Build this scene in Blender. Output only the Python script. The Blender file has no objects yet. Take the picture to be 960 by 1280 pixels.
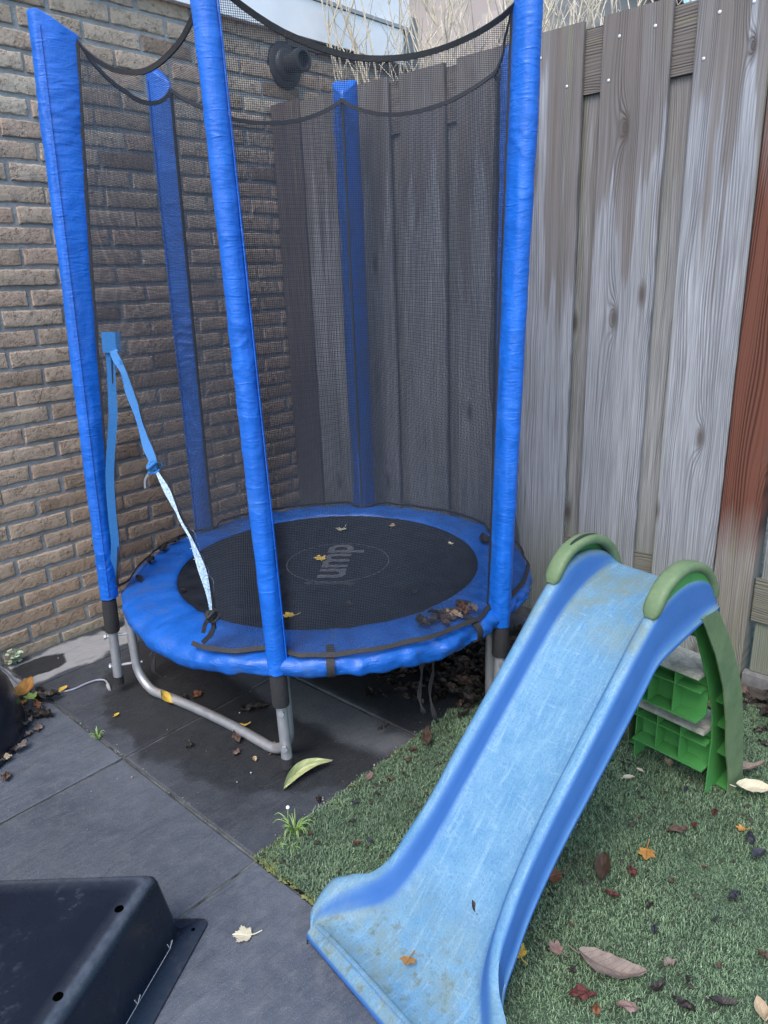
import bpy, math, random
import numpy as np
from mathutils import Vector, Matrix, noise as mnoise
R = math.radians
rnd = random.Random(7)
S = bpy.context.scene
COL = S.collection

# ------------------------------------------------------------------ objects
def tag(o, label=None, cat=None, group=None, kind=None):
    if label: o['label'] = label
    if cat: o['category'] = cat
    if group: o['group'] = group
    if kind: o['kind'] = kind
    return o

def empty(name, loc, label=None, cat=None, group=None, rz=0.0):
    o = bpy.data.objects.new(name, None)
    COL.objects.link(o)
    o.location = loc
    o.rotation_euler = (0, 0, rz)
    o.empty_display_size = 0.05
    return tag(o, label, cat, group)

class MB:
    """collects faces, builds ONE mesh object"""
    def __init__(s):
        s.v = []; s.f = []; s.uv = {}; s.at = {}
    def add(s, vs, fs, seed=None):
        b = len(s.v)
        s.v.extend([tuple(p) for p in vs])
        s.f.extend([tuple(b + i for i in f) for f in fs])
        return b
    def grid(s, rows, closed_u=False, closed_v=False, cap0=False, cap1=False):
        n = len(rows); m = len(rows[0])
        vs = [p for r in rows for p in r]
        fs = []
        for i in range(n if closed_v else n - 1):
            for j in range(m if closed_u else m - 1):
                a = i * m + j; b = i * m + (j + 1) % m
                c = ((i + 1) % n) * m + (j + 1) % m; d = ((i + 1) % n) * m + j
                fs.append((a, b, c, d))
        if cap0: fs.append(tuple(reversed(range(m))))
        if cap1: fs.append(tuple((n - 1) * m + j for j in range(m)))
        return s.add(vs, fs)
    def tube(s, pts, r, n=12, cap=True, ry=None):
        pts = [Vector(p) for p in pts]
        rows = []
        up = None
        for i, p in enumerate(pts):
            t = (pts[min(i + 1, len(pts) - 1)] - pts[max(i - 1, 0)]).normalized()
            if up is None:
                up = Vector((0, 0, 1)) if abs(t.z) < 0.9 else Vector((1, 0, 0))
            side = t.cross(up).normalized()
            up = side.cross(t).normalized()
            rr = r[i] if isinstance(r, (list, tuple)) else r
            rows.append([p + side * math.cos(a) * rr + up * math.sin(a) * (ry if ry else rr)
                         for a in [2 * math.pi * k / n for k in range(n)]])
        return s.grid(rows, closed_u=True, cap0=cap, cap1=cap)
    def prism(s, poly, z0, z1):
        """poly: xy list, extruded"""
        n = len(poly)
        vs = [(x, y, z0) for x, y in poly] + [(x, y, z1) for x, y in poly]
        fs = [(i, (i + 1) % n, n + (i + 1) % n, n + i) for i in range(n)]
        fs += [tuple(reversed(range(n))), tuple(range(n, 2 * n))]
        return s.add(vs, fs)
    def box(s, lo, hi, ch=0.0):
        (x0, y0, z0), (x1, y1, z1) = lo, hi
        if ch:
            return s.prism([(x0 + ch, y0), (x1 - ch, y0), (x1, y0 + ch), (x1, y1 - ch),
                            (x1 - ch, y1), (x0 + ch, y1), (x0, y1 - ch), (x0, y0 + ch)], z0, z1)
        return s.prism([(x0, y0), (x1, y0), (x1, y1), (x0, y1)], z0, z1)
    def xf(s, b, M):
        for i in range(b, len(s.v)):
            s.v[i] = tuple(M @ Vector(s.v[i]))
    def build(s, name, mat, parent=None, smooth=True, angle=40, uv=None, attrs=None):
        me = bpy.data.meshes.new(name)
        base = Vector((0, 0, 0))
        root = parent
        Minv = parent.matrix_world.inverted() if False else None
        me.from_pydata(s.v, [], s.f)
        me.validate()
        if uv is not None:
            l = me.uv_layers.new(name='UVMap')
            li = np.empty(len(me.loops), dtype=np.int32)
            me.loops.foreach_get('vertex_index', li)
            l.data.foreach_set('uv', np.array(uv, dtype=np.float32)[li].ravel())
        if attrs:
            for k, vals in attrs.items():
                a = me.attributes.new(k, 'FLOAT', 'POINT')
                a.data.foreach_set('value', np.array(vals, dtype=np.float32))
        if mat: me.materials.append(mat)
        o = bpy.data.objects.new(name, me)
        COL.objects.link(o)
        if parent is not None:
            o.parent = parent
            # vertices are given in world space: undo the chain of parents
            bpy.context.view_layer.update()
            me.transform(parent.matrix_world.inverted())
        if smooth:
            me.shade_smooth()
            try: me.set_sharp_from_angle(angle=R(angle))
            except Exception: pass
        me.update()
        return o

def nz(x, y=0.0, z=0.0):
    return mnoise.noise(Vector((x, y, z)))

def lerp(a, b, t): return a + (b - a) * t
def sstep(a, b, x):
    t = max(0.0, min(1.0, (x - a) / (b - a))); return t * t * (3 - 2 * t)
def interp(x, xs, ys):
    return float(np.interp(x, xs, ys))
def smooth_path(pts, n=8):
    """Catmull-Rom through pts"""
    P = [Vector(p) for p in pts]
    P = [P[0] * 2 - P[1]] + P + [P[-1] * 2 - P[-2]]
    out = []
    for i in range(1, len(P) - 2):
        for k in range(n):
            t = k / n
            a, b, c, d = P[i - 1], P[i], P[i + 1], P[i + 2]
            out.append(0.5 * ((2 * b) + (c - a) * t + (2 * a - 5 * b + 4 * c - d) * t * t + (3 * b - a - 3 * c + d) * t ** 3))
    out.append(P[-2])
    return out

def ribbon(m, pts, width, facing, th=0.0016):
    """flat band along pts; facing: function(point)->normal"""
    P = [Vector(p) for p in pts]; rows = []
    for i, p in enumerate(P):
        t = (P[min(i + 1, len(P) - 1)] - P[max(i - 1, 0)]).normalized()
        nn = facing(p).normalized(); s = t.cross(nn).normalized(); nn = s.cross(t).normalized()
        w = width[i] if isinstance(width, list) else width
        rows.append([p - s * w / 2 - nn * th, p + s * w / 2 - nn * th, p + s * w / 2 + nn * th, p - s * w / 2 + nn * th])
    m.grid(rows, closed_u=True, cap0=True, cap1=True)

# ------------------------------------------------------------------ materials
class NG:
    def __init__(s, name):
        m = bpy.data.materials.new(name); m.use_nodes = True
        s.m = m; s.nt = m.node_tree
        s.bsdf = s.nt.nodes['Principled BSDF']
        s.out = s.nt.nodes['Material Output']
    def _set(s, sock, v):
        if isinstance(v, bpy.types.NodeSocket): s.nt.links.new(v, sock)
        elif v is not None:
            if isinstance(v, (tuple, list)) and sock.type == 'RGBA' and len(v) == 3: v = (*v, 1)
            sock.default_value = v
    def node(s, t, ins=None, **props):
        n = s.nt.nodes.new(t)
        for k, v in props.items(): setattr(n, k, v)
        for k, v in (ins or {}).items(): s._set(n.inputs[k], v)
        return n
    def math(s, op, a, b=0.0, c=0.0):
        return s.node('ShaderNodeMath', {0: a, 1: b, 2: c}, operation=op).outputs[0]
    def pos(s): return s.node('ShaderNodeNewGeometry').outputs['Position']
    def normal(s): return s.node('ShaderNodeNewGeometry').outputs['Normal']
    def uv(s): return s.node('ShaderNodeUVMap').outputs[0]
    def sep(s, v):
        n = s.node('ShaderNodeSeparateXYZ', {0: v}); return n.outputs[0], n.outputs[1], n.outputs[2]
    def comb(s, x, y, z=0.0): return s.node('ShaderNodeCombineXYZ', {0: x, 1: y, 2: z}).outputs[0]
    def map(s, v, scale=(1, 1, 1), loc=(0, 0, 0), rot=(0, 0, 0)):
        return s.node('ShaderNodeMapping', {'Vector': v, 'Scale': scale, 'Location': loc, 'Rotation': rot}).outputs[0]
    def noise(s, v, scale, detail=3.0, rough=0.55, dist=0.0):
        return s.node('ShaderNodeTexNoise', {'Vector': v, 'Scale': scale, 'Detail': detail, 'Roughness': rough, 'Distortion': dist}).outputs['Fac']
    def vor(s, v, scale, feature='F1', out='Distance', dims='3D'):
        return s.node('ShaderNodeTexVoronoi', {'Vector': v, 'Scale': scale}, feature=feature, voronoi_dimensions=dims).outputs[out]
    def ramp(s, f, stops, interp='LINEAR'):
        n = s.node('ShaderNodeValToRGB', {0: f}); cr = n.color_ramp; cr.interpolation = interp
        while len(cr.elements) < len(stops): cr.elements.new(0.5)
        for e, (p, c) in zip(cr.elements, stops):
            e.position = p
            e.color = (c, c, c, 1) if isinstance(c, (int, float)) else (*c, 1)
        return n.outputs[0]
    def rng(s, f, a, b, c=0.0, d=1.0, smooth=False):
        return s.node('ShaderNodeMapRange', {0: f, 1: a, 2: b, 3: c, 4: d}, interpolation_type='SMOOTHSTEP' if smooth else 'LINEAR').outputs[0]
    def mix(s, f, a, b, mode='MIX'):
        n = s.node('ShaderNodeMix', {0: f, 6: a, 7: b}, data_type='RGBA', blend_type=mode)
        return n.outputs[2]
    def attr(s, name): return s.node('ShaderNodeAttribute', attribute_name=name).outputs['Fac']
    def rand(s): return s.node('ShaderNodeObjectInfo').outputs['Random']
    def bump(s, h, strength=0.4, dist=0.004, nrm=None):
        return s.node('ShaderNodeBump', {'Height': h, 'Strength': strength, 'Distance': dist, 'Normal': nrm}).outputs[0]
    def set(s, **k):
        names = {'color': 'Base Color', 'rough': 'Roughness', 'metal': 'Metallic', 'normal': 'Normal', 'spec': 'Specular IOR Level',
                 'alpha': 'Alpha', 'sheen': 'Sheen Weight', 'trans': 'Transmission Weight', 'sub': 'Subsurface Weight'}
        for a, v in k.items(): s._set(s.bsdf.inputs[names[a]], v)
        return s.m

def plain(name, col, rough=0.5, metal=0.0, var=0.25, scale=30.0, bump=0.1, spec=0.5):
    g = NG(name); p = g.pos()
    n = g.noise(p, scale, 4)
    c = g.mix(g.rng(n, 0.3, 0.7), tuple(x * (1 - var) for x in col), tuple(min(1, x * (1 + var)) for x in col))
    return g.set(color=c, rough=g.rng(n, 0.3, 0.7, rough * 0.85, min(1, rough * 1.15)), metal=metal, spec=spec,
                 normal=g.bump(n, bump, 0.003))

# --- brick
def m_brick():
    g = NG('brick'); p = g.pos(); t = g.attr('tone')
    x, y, z = g.sep(p)
    big = g.noise(p, 2.2, 4)
    fine = g.noise(p, 95, 5, 0.65)
    mid = g.noise(p, 22, 4, 0.6)
    c = g.ramp(t, [(0.0, (0.22, 0.16, 0.12)), (0.15, (0.35, 0.27, 0.205)), (0.45, (0.45, 0.36, 0.28)), (0.75, (0.42, 0.305, 0.235)), (1.0, (0.52, 0.435, 0.345))])
    c = g.mix(g.rng(mid, 0.48, 0.74, 0.0, 0.5), c, (0.22, 0.185, 0.16))
    c = g.mix(g.rng(fine, 0.5, 0.75, 0.0, 0.5), c, (0.45, 0.40, 0.35))
    pit = g.noise(p, 48, 4, 0.75)
    c = g.mix(g.rng(pit, 0.56, 0.70, 0.0, 0.65), c, (0.15, 0.115, 0.09))
    # warmer, dirtier towards the ground
    low = g.rng(z, 0.15, 1.1, 1.0, 0.0)
    c = g.mix(g.math('MULTIPLY', low, 0.55), c, (0.31, 0.215, 0.14))
    foot = g.rng(g.math('ADD', z, g.math('MULTIPLY', mid, 0.05)), 0.03, 0.11, 1.0, 0.0)
    c = g.mix(g.math('MULTIPLY', foot, 0.6), c, (0.33, 0.33, 0.255))
    h = g.math('ADD', g.math('MULTIPLY', mid, 0.8), g.math('SUBTRACT', g.math('MULTIPLY', fine, 0.55), g.math('MULTIPLY', g.rng(pit, 0.52, 0.72), 0.6)))
    return g.set(color=c, rough=0.9, spec=0.25, normal=g.bump(h, 0.95, 0.007))

def m_mortar():
    g = NG('mortar'); p = g.pos(); n = g.noise(p, 60, 5, 0.7); b = g.noise(p, 6, 3)
    c = g.mix(n, (0.23, 0.24, 0.25), (0.40, 0.41, 0.42))
    c = g.mix(g.rng(b, 0.4, 0.7, 0, 0.5), c, (0.12, 0.12, 0.115))
    return g.set(color=c, rough=0.95, spec=0.2, normal=g.bump(n, 0.9, 0.006))

# --- weathered wood
def m_wood(name, vertical=True, light=(0.365, 0.392, 0.435), dark=(0.185, 0.198, 0.222), stain=(0.118, 0.103, 0.092), stain_amt=1.0, red=None, algae=0.5):
    g = NG(name); p = g.pos(); sd = g.attr('seed')
    x, y, z = g.sep(p)
    if not vertical: y, z = z, y
    yy = g.math('ADD', y, g.math('MULTIPLY', sd, 7.31))
    zz = g.math('ADD', z, g.math('MULTIPLY', sd, 3.77))
    kv = g.comb(g.math('MULTIPLY', yy, 4.4), g.math('MULTIPLY', zz, 1.5))
    kd = g.vor(kv, 1.0, dims='2D')
    kn = g.math('POWER', 2.718, g.math('MULTIPLY', kd, -15.0))
    w = g.noise(g.comb(g.math('MULTIPLY', yy, 4.5), g.math('MULTIPLY', zz, 0.75)), 1.0, 2.0)
    v = g.math('ADD', yy, g.math('ADD', g.math('MULTIPLY', w, 0.13), g.math('MULTIPLY', kn, 0.05)))
    ring = g.math('SINE', g.math('MULTIPLY', v, 950.0))
    ring = g.rng(ring, -1, 1, 0, 1)
    ring = g.math('POWER', ring, 1.6)
    fam = g.noise(g.comb(g.math('MULTIPLY', v, 38.0), g.math('MULTIPLY', zz, 0.5)), 1.0, 2.0)
    ring = g.math('MULTIPLY', ring, g.rng(fam, 0.38, 0.6, 0.12, 1.0))
    st = g.noise(g.comb(g.math('MULTIPLY', yy, 230.0), g.math('MULTIPLY', zz, 4.0)), 1.0, 3.0, 0.6)
    blot = g.noise(g.comb(g.math('MULTIPLY', yy, 7.0), g.math('MULTIPLY', zz, 1.6)), 1.0, 4.0, 0.6)
    c = g.mix(ring, light, dark)
    c = g.mix(g.rng(st, 0.38, 0.7, 0.0, 0.8), c, tuple(a * 0.60 for a in dark))
    st2 = g.noise(g.comb(g.math('MULTIPLY', yy, 60.0), g.math('MULTIPLY', zz, 1.2)), 1.0, 3.0, 0.6)
    c = g.mix(g.rng(st2, 0.5, 0.72, 0.0, 0.35), c, tuple(min(1, a * 1.12) for a in light))
    c = g.mix(g.rng(blot, 0.35, 0.7, 0.0, 0.45), c, tuple(a * 0.75 for a in dark))
    # rain stain hanging down from the top in tongues
    tong = g.noise(g.comb(g.math('MULTIPLY', yy, 15.0), g.math('MULTIPLY', zz, 0.8)), 1.0, 3.0, 0.6)
    lvl = g.math('ADD', g.sep(p)[2], g.math('ADD', g.math('MULTIPLY', g.math('SUBTRACT', tong, 0.5), 2.0), g.math('MULTIPLY', g.math('SUBTRACT', st2, 0.5), 0.5)))
    sm = g.math('MULTIPLY', g.math('ADD', g.math('MULTIPLY', g.rng(lvl, 1.36, 1.46, 0, 1, True), 0.6), g.math('MULTIPLY', g.rng(lvl, 1.25, 2.0, 0, 1, True), 0.3)), 0.95 * stain_amt)
    sc = g.mix(ring, stain, tuple(a * 0.6 for a in stain))
    sc = g.mix(g.rng(blot, 0.4, 0.65, 0, 0.5), sc, tuple(a * 1.5 for a in stain))
    c = g.mix(sm, c, sc)
    # green at the foot and on the edges
    al = g.rng(g.math('ADD', g.sep(p)[2], g.math('MULTIPLY', blot, 0.5)), 0.42, 0.75, 1.0, 0.0)
    c = g.mix(g.math('MULTIPLY', al, algae), c, (0.13, 0.15, 0.095))
    ge = g.noise(g.comb(g.math('MULTIPLY', yy, 26.0), g.math('MULTIPLY', zz, 0.35)), 1.0, 2.0)
    c = g.mix(g.math('MULTIPLY', g.rng(ge, 0.60, 0.70, 0, 0.55), g.rng(blot, 0.3, 0.6)), c, (0.20, 0.215, 0.125))
    if red:
        zz2 = g.math('ADD', g.sep(p)[2], g.math('MULTIPLY', g.math('SUBTRACT', tong, 0.5), 0.5))
        rm = g.math('MULTIPLY', g.rng(zz2, 0.42, 0.58), g.rng(zz2, 1.35, 1.55, 1.0, 0.35))
        c = g.mix(rm, c, g.mix(ring, red, tuple(a * 0.35 for a in red)))
    crk = g.noise(g.comb(g.math('MULTIPLY', yy, 95.0), g.math('MULTIPLY', zz, 1.1)), 1.0, 2.0)
    c = g.mix(g.rng(crk, 0.70, 0.76, 0.0, 0.75), c, (0.05, 0.048, 0.045))
    c = g.mix(g.rng(kd, 0.02, 0.075, 0.85, 0.0), c, (0.075, 0.062, 0.055))
    h = g.math('SUBTRACT', g.math('MULTIPLY', st, 0.5), g.math('MULTIPLY', ring, 0.6))
    return g.set(color=c, rough=0.85, spec=0.25, normal=g.bump(g.math('SUBTRACT', h, g.rng(crk, 0.68, 0.76, 0.0, 1.2)), 0.7, 0.003))

def m_paving():
    g = NG('slate_paving'); p = g.pos(); x, y, z = g.sep(p); t = g.attr('tone')
    n1 = g.noise(p, 3.0, 5, 0.6); n2 = g.noise(p, 26, 5, 0.65); n3 = g.noise(p, 150, 3, 0.6)
    rip = g.noise(g.map(p, (9, 60, 1), rot=(0, 0, R(35))), 1.0, 4, 0.6, 0.5)
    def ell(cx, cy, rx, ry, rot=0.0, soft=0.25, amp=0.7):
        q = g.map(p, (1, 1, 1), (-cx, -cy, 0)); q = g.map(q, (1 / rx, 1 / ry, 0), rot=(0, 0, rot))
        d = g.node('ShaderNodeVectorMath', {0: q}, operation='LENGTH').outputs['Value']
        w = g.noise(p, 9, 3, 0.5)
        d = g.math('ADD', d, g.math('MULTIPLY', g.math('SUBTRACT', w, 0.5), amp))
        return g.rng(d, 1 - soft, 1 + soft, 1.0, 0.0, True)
    mx = lambda a, b: g.math('MAXIMUM', a, b)
    mul = lambda a, b: g.math('MULTIPLY', a, b)
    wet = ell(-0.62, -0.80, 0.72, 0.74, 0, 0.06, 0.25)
    dry = ell(-1.17, -0.09, 0.33, 0.10, 0, 0.10, 0.9)
    dry2 = ell(-0.86, -0.98, 0.085, 0.43, R(7), 0.3, 0.8)
    blob = mx(ell(-1.29, -0.075, 0.095, 0.062, 0, 0.08, 1.1), ell(-0.98, 0.0, 0.045, 0.04, 0, 0.1, 0.8))
    wn = g.math('MULTIPLY', g.math('SUBTRACT', g.noise(p, 7, 4, 0.55), 0.5), 0.30)
    slabwet = mul(mul(g.rng(x, -1.372, -1.366), g.rng(g.math('ADD', x, wn), -0.84, -0.80, 1.0, 0.0)), g.rng(n1, 0.25, 0.7, 1.0, 0.55))
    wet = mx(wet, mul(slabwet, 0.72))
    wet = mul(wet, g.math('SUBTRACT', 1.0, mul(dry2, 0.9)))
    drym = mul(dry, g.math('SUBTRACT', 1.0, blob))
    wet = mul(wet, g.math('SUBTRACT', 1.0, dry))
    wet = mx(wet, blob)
    c = g.mix(g.rng(n1, 0.35, 0.65), (0.056, 0.068, 0.090), (0.100, 0.117, 0.146))
    c = g.mix(g.rng(n2, 0.45, 0.75, 0, 0.5), c, (0.15, 0.16, 0.175))
    c = g.mix(g.rng(n3, 0.6, 0.8, 0, 0.35), c, (0.21, 0.215, 0.22))
    c = g.mix(g.rng(t, 0, 1, 0.0, 0.4), c, (0.045, 0.052, 0.062))
    c = g.mix(drym, c, g.mix(n2, (0.24, 0.25, 0.26), (0.34, 0.35, 0.36)))
    c = g.mix(mul(dry2, 0.45), c, (0.15, 0.16, 0.16))
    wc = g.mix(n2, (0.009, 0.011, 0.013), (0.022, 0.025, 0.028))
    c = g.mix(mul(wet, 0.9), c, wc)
    h = g.math('ADD', mul(n2, 0.5), mul(rip, 0.55))
    rough = g.math('ADD', g.rng(n2, 0.3, 0.7, 0.50, 0.66), mul(wet, -0.12))
    sp2 = g.noise(p, 330, 2, 0.7)
    c = g.mix(g.rng(sp2, 0.58, 0.7, 0, 0.5), c, g.mix(0.5, c, (0.30, 0.31, 0.33)))
    c = g.mix(g.rng(rip, 0.56, 0.66, 0, 0.22), c, (0.03, 0.035, 0.042))
    h = g.math('ADD', h, mul(sp2, 0.25))
    return g.set(color=c, rough=rough, spec=0.4, normal=g.bump(h, 0.8, 0.007))

def m_blue_pvc(name, col=(0.006, 0.125, 0.58), dirt=0.0, bumpk=0.6):
    g = NG(name); p = g.pos()
    n = g.noise(p, 14, 4, 0.6); f = g.noise(g.map(p, (1, 1, 0.4)), 220, 2); w = g.noise(g.map(p, (1, 1, 2.2)), 26, 3, 0.55, 0.6)
    c = g.mix(g.rng(n, 0.35, 0.7), tuple(a * 0.82 for a in col), tuple(min(1, a * 1.15) for a in col))
    c = g.mix(g.rng(n, 0.60, 0.78, 0, 0.35), c, (0.07, 0.24, 0.66))
    if dirt:
        d = g.noise(p, 7, 5, 0.7)
        c = g.mix(g.rng(d, 0.50, 0.68, 0, dirt), c, (0.03, 0.07, 0.19))
        d2 = g.noise(p, 33, 4, 0.7)
        c = g.mix(g.rng(d2, 0.63, 0.76, 0, dirt), c, (0.045, 0.06, 0.06))
    rg = g.node('ShaderNodeTexNoise', {'Vector': g.map(p, (1, 1, 1.9), rot=(0.35, 0.25, 0)), 'Scale': 15.0, 'Detail': 2.0, 'Roughness': 0.45, 'Distortion': 0.4}, noise_type='RIDGED_MULTIFRACTAL').outputs['Fac']
    rg2 = g.node('ShaderNodeTexNoise', {'Vector': g.map(p, (0.6, 0.6, 2.6)), 'Scale': 34.0, 'Detail': 2.0, 'Roughness': 0.5, 'Distortion': 0.8}, noise_type='RIDGED_MULTIFRACTAL').outputs['Fac']
    h = g.math('ADD', g.math('MULTIPLY', w, 0.25), g.math('ADD', g.math('MULTIPLY', f, 0.10), g.math('ADD', g.math('MULTIPLY', rg, 0.35), g.math('MULTIPLY', rg2, 0.22))))
    return g.set(color=c, rough=g.rng(n, 0.3, 0.7, 0.34, 0.5), spec=0.5, normal=g.bump(h, bumpk, 0.012))

def m_net():
    g = NG('net_mesh'); x, y, z = g.sep(g.uv())
    cell = 0.0040; th = 0.225
    def line(v): return g.math('LESS_THAN', g.math('FRACT', g.math('DIVIDE', v, cell)), th)
    a = g.math('MAXIMUM', line(x), g.math('MAXIMUM', line(y), 0.0))
    g.set(color=(0.026, 0.034, 0.050), rough=0.7, spec=0.2)
    tr = g.node('ShaderNodeBsdfTransparent').outputs[0]
    mx = g.node('ShaderNodeMixShader', {0: a, 1: tr, 2: g.bsdf.outputs[0]})
    g.nt.links.new(mx.outputs[0], g.out.inputs['Surface'])
    return g.m

def m_slide():
    g = NG('faded_shaded_blue_plastic'); p = g.pos(); nx, ny, nzz = g.sep(g.normal()); x, y, z = g.sep(p)
    up = g.rng(nzz, 0.25, 0.75, 0, 1, True)
    q = g.map(p, rot=(0, 0, R(8.5)))
    scr = g.noise(g.map(q, (14, 120, 14)), 1.0, 4, 0.65, 0.8)
    scr2 = g.noise(g.map(q, (120, 22, 22)), 1.0, 3, 0.6, 1.2)
    fine = g.noise(p, 260, 3, 0.7); mid = g.noise(p, 18, 5, 0.65)
    deep = g.mix(mid, (0.026, 0.105, 0.335), (0.045, 0.145, 0.385))
    fade = g.mix(g.rng(mid, 0.35, 0.7), (0.070, 0.200, 0.345), (0.118, 0.262, 0.395))
    blo = g.noise(p, 6.0, 4, 0.65)
    fade = g.mix(g.rng(blo, 0.45, 0.7, 0, 0.4), fade, (0.15, 0.29, 0.41))
    fade = g.mix(g.rng(scr, 0.52, 0.70, 0, 0.6), fade, (0.21, 0.37, 0.50))
    fade = g.mix(g.rng(scr2, 0.59, 0.72, 0, 0.45), fade, (0.21, 0.36, 0.48))
    fade = g.mix(g.rng(fine, 0.48, 0.72, 0, 0.65), fade, (0.036, 0.125, 0.27))
    c = g.mix(up, deep, fade)  # upward faces chalky and scratched; walls carry their shade in the deeper blue
    # green-brown film on the flat parts: foot and platform
    al = g.noise(p, 13, 6, 0.75)
    flat = g.math('MAXIMUM', g.rng(z, 0.02, 0.17, 1.0, 0.0), g.rng(z, 0.50, 0.56, 0.0, 1.0))
    am = g.math('MULTIPLY', g.math('MULTIPLY', flat, up), g.rng(al, 0.36, 0.62, 0.0, 0.85))
    c = g.mix(am, c, g.mix(g.noise(p, 30, 4, 0.7), (0.12, 0.20, 0.20), (0.15, 0.17, 0.115)))
    sp = g.noise(p, 48, 5, 0.75)
    c = g.mix(g.math('MULTIPLY', g.math('MULTIPLY', g.rng(z, 0.02, 0.14, 1.0, 0.0), up), g.rng(sp, 0.53, 0.66, 0, 0.85)), c, (0.085, 0.10, 0.055))
    return g.set(color=c, rough=g.rng(fine, 0.3, 0.7, 0.5, 0.68), spec=0.4, normal=g.bump(g.math('ADD', fine, g.math('MULTIPLY', scr, 0.6)), 0.12, 0.002))

def m_green(name, faded):
    g = NG(name); p = g.pos(); nx, ny, nzz = g.sep(g.normal())
    mid = g.noise(p, 20, 5, 0.7); fine = g.noise(p, 120, 4, 0.7)
    fresh = g.mix(mid, (0.035, 0.22, 0.045), (0.06, 0.29, 0.07))
    old = g.mix(g.rng(mid, 0.3, 0.7), (0.085, 0.135, 0.072), (0.155, 0.205, 0.115))
    old = g.mix(g.rng(fine, 0.5, 0.72, 0, 0.5), old, (0.10, 0.13, 0.075))
    c = g.mix(faded, fresh, old)
    return g.set(color=c, rough=0.6, spec=0.35, normal=g.bump(fine, 0.15, 0.003))

def m_tread():
    g = NG('dirty_tread'); p = g.pos()
    a = g.noise(p, 24, 6, 0.75, 1.0); f = g.noise(p, 130, 4, 0.7)
    c = g.ramp(a, [(0.3, (0.16, 0.175, 0.14)), (0.5, (0.30, 0.31, 0.27)), (0.62, (0.38, 0.39, 0.35)), (0.75, (0.2, 0.27, 0.18))])
    c = g.mix(g.rng(f, 0.5, 0.8, 0, 0.5), c, (0.07, 0.075, 0.06))
    return g.set(color=c, rough=0.85, spec=0.25, normal=g.bump(f, 0.35, 0.003))

def m_black_plastic():
    g = NG('black_plastic'); p = g.pos(); nx, ny, nzz = g.sep(g.normal())
    n = g.noise(p, 9, 5, 0.65); s = g.noise(g.map(p, (14, 90, 14), rot=(0, 0, R(-28))), 1, 4, 0.7, 0.7); f = g.noise(p, 140, 3)
    sp = g.noise(p, 40, 5, 0.75)
    c = g.mix(n, (0.002, 0.005, 0.013), (0.006, 0.011, 0.023))
    m = g.math('MULTIPLY', g.rng(n, 0.48, 0.6), g.rng(sp, 0.52, 0.62))
    c = g.mix(g.math('MULTIPLY', m, 0.28), c, (0.06, 0.065, 0.075))
    c = g.mix(g.rng(s, 0.66, 0.78, 0, 0.15), c, (0.08, 0.085, 0.095))
    e = g.attr('edge'); eb = g.noise(p, 60, 4, 0.6)
    ea = g.noise(g.map(p, (160, 30, 30), rot=(0, 0, R(28))), 1, 4, 0.7)
    c = g.mix(g.math('MULTIPLY', e, g.rng(eb, 0.3, 0.7, 0.35, 0.7)), c, (0.10, 0.115, 0.14))  # paler ridge and rim: edge highlight painted into the colour
    return g.set(color=c, rough=g.math('ADD', g.rng(n, 0.3, 0.7, 0.23, 0.34), g.math('MULTIPLY', m, 0.3)), spec=0.5, normal=g.bump(f, 0.03, 0.001))

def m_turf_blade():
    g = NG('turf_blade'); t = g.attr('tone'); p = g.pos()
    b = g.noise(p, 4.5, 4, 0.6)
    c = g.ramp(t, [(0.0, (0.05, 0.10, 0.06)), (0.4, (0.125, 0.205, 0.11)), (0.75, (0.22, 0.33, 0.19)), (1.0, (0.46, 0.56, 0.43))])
    c = g.mix(g.rng(b, 0.42, 0.65, 0, 0.5), c, (0.06, 0.10, 0.07))
    return g.set(color=c, rough=0.55, spec=0.35)

def m_leaf(name, a, b, vein, rough=0.6):
    g = NG(name); u, v, w = g.sep(g.uv()); p = g.pos()
    n = g.noise(p, 70, 5, 0.7); n2 = g.noise(p, 300, 3)
    c = g.mix(g.rng(n, 0.3, 0.7), a, b)
    mid = g.rng(g.math('ABSOLUTE', v), 0.0, 0.05, 1.0, 0.0)
    sv = g.math('FRACT', g.math('MULTIPLY', g.math('SUBTRACT', u, g.math('MULTIPLY', g.math('ABSOLUTE', v), 0.55)), 9.0))
    sv = g.rng(g.math('ABSOLUTE', g.math('SUBTRACT', sv, 0.5)), 0.0, 0.13, 0.6, 0.0)
    vv = g.math('MAXIMUM', mid, sv)
    c = g.mix(g.math('MULTIPLY', vv, 0.65), c, vein)
    c = g.mix(g.rng(n2, 0.6, 0.8, 0, 0.4), c, tuple(x * 0.4 for x in a))
    return g.set(color=c, rough=rough, spec=0.3, normal=g.bump(g.math('ADD', vv, n), 0.35, 0.002))

M = {}
M['brick'] = m_brick(); M['mortar'] = m_mortar()
M['board'] = m_wood('weathered_board')
M['board_back_shaded'] = m_wood('weathered_board_rear_shaded', light=(0.30, 0.315, 0.325), dark=(0.16, 0.167, 0.17), stain=(0.15, 0.135, 0.125), stain_amt=0.7, algae=0.7)  # darker board wood, with the shade of the gaps put into its colour
M['rail'] = m_wood('fence_rail', vertical=False, light=(0.20, 0.185, 0.175), dark=(0.10, 0.092, 0.088), stain_amt=0.3)
M['post_red'] = m_wood('red_post', light=(0.27, 0.25, 0.24), dark=(0.16, 0.14, 0.135), stain=(0.11, 0.06, 0.045), red=(0.13, 0.052, 0.036), algae=0.3)
M['post_dark'] = m_wood('dark_post', light=(0.13, 0.115, 0.12), dark=(0.075, 0.065, 0.068), stain=(0.10, 0.085, 0.085), algae=0.3)
M['concrete'] = plain('gravel_board_concrete', (0.13, 0.135, 0.135), 0.9, var=0.3, scale=40, bump=0.4)
M['paving'] = m_paving()
M['joint'] = plain('joint_sand', (0.07, 0.078, 0.07), 0.95, var=0.8, scale=22, bump=0.6)
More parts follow.
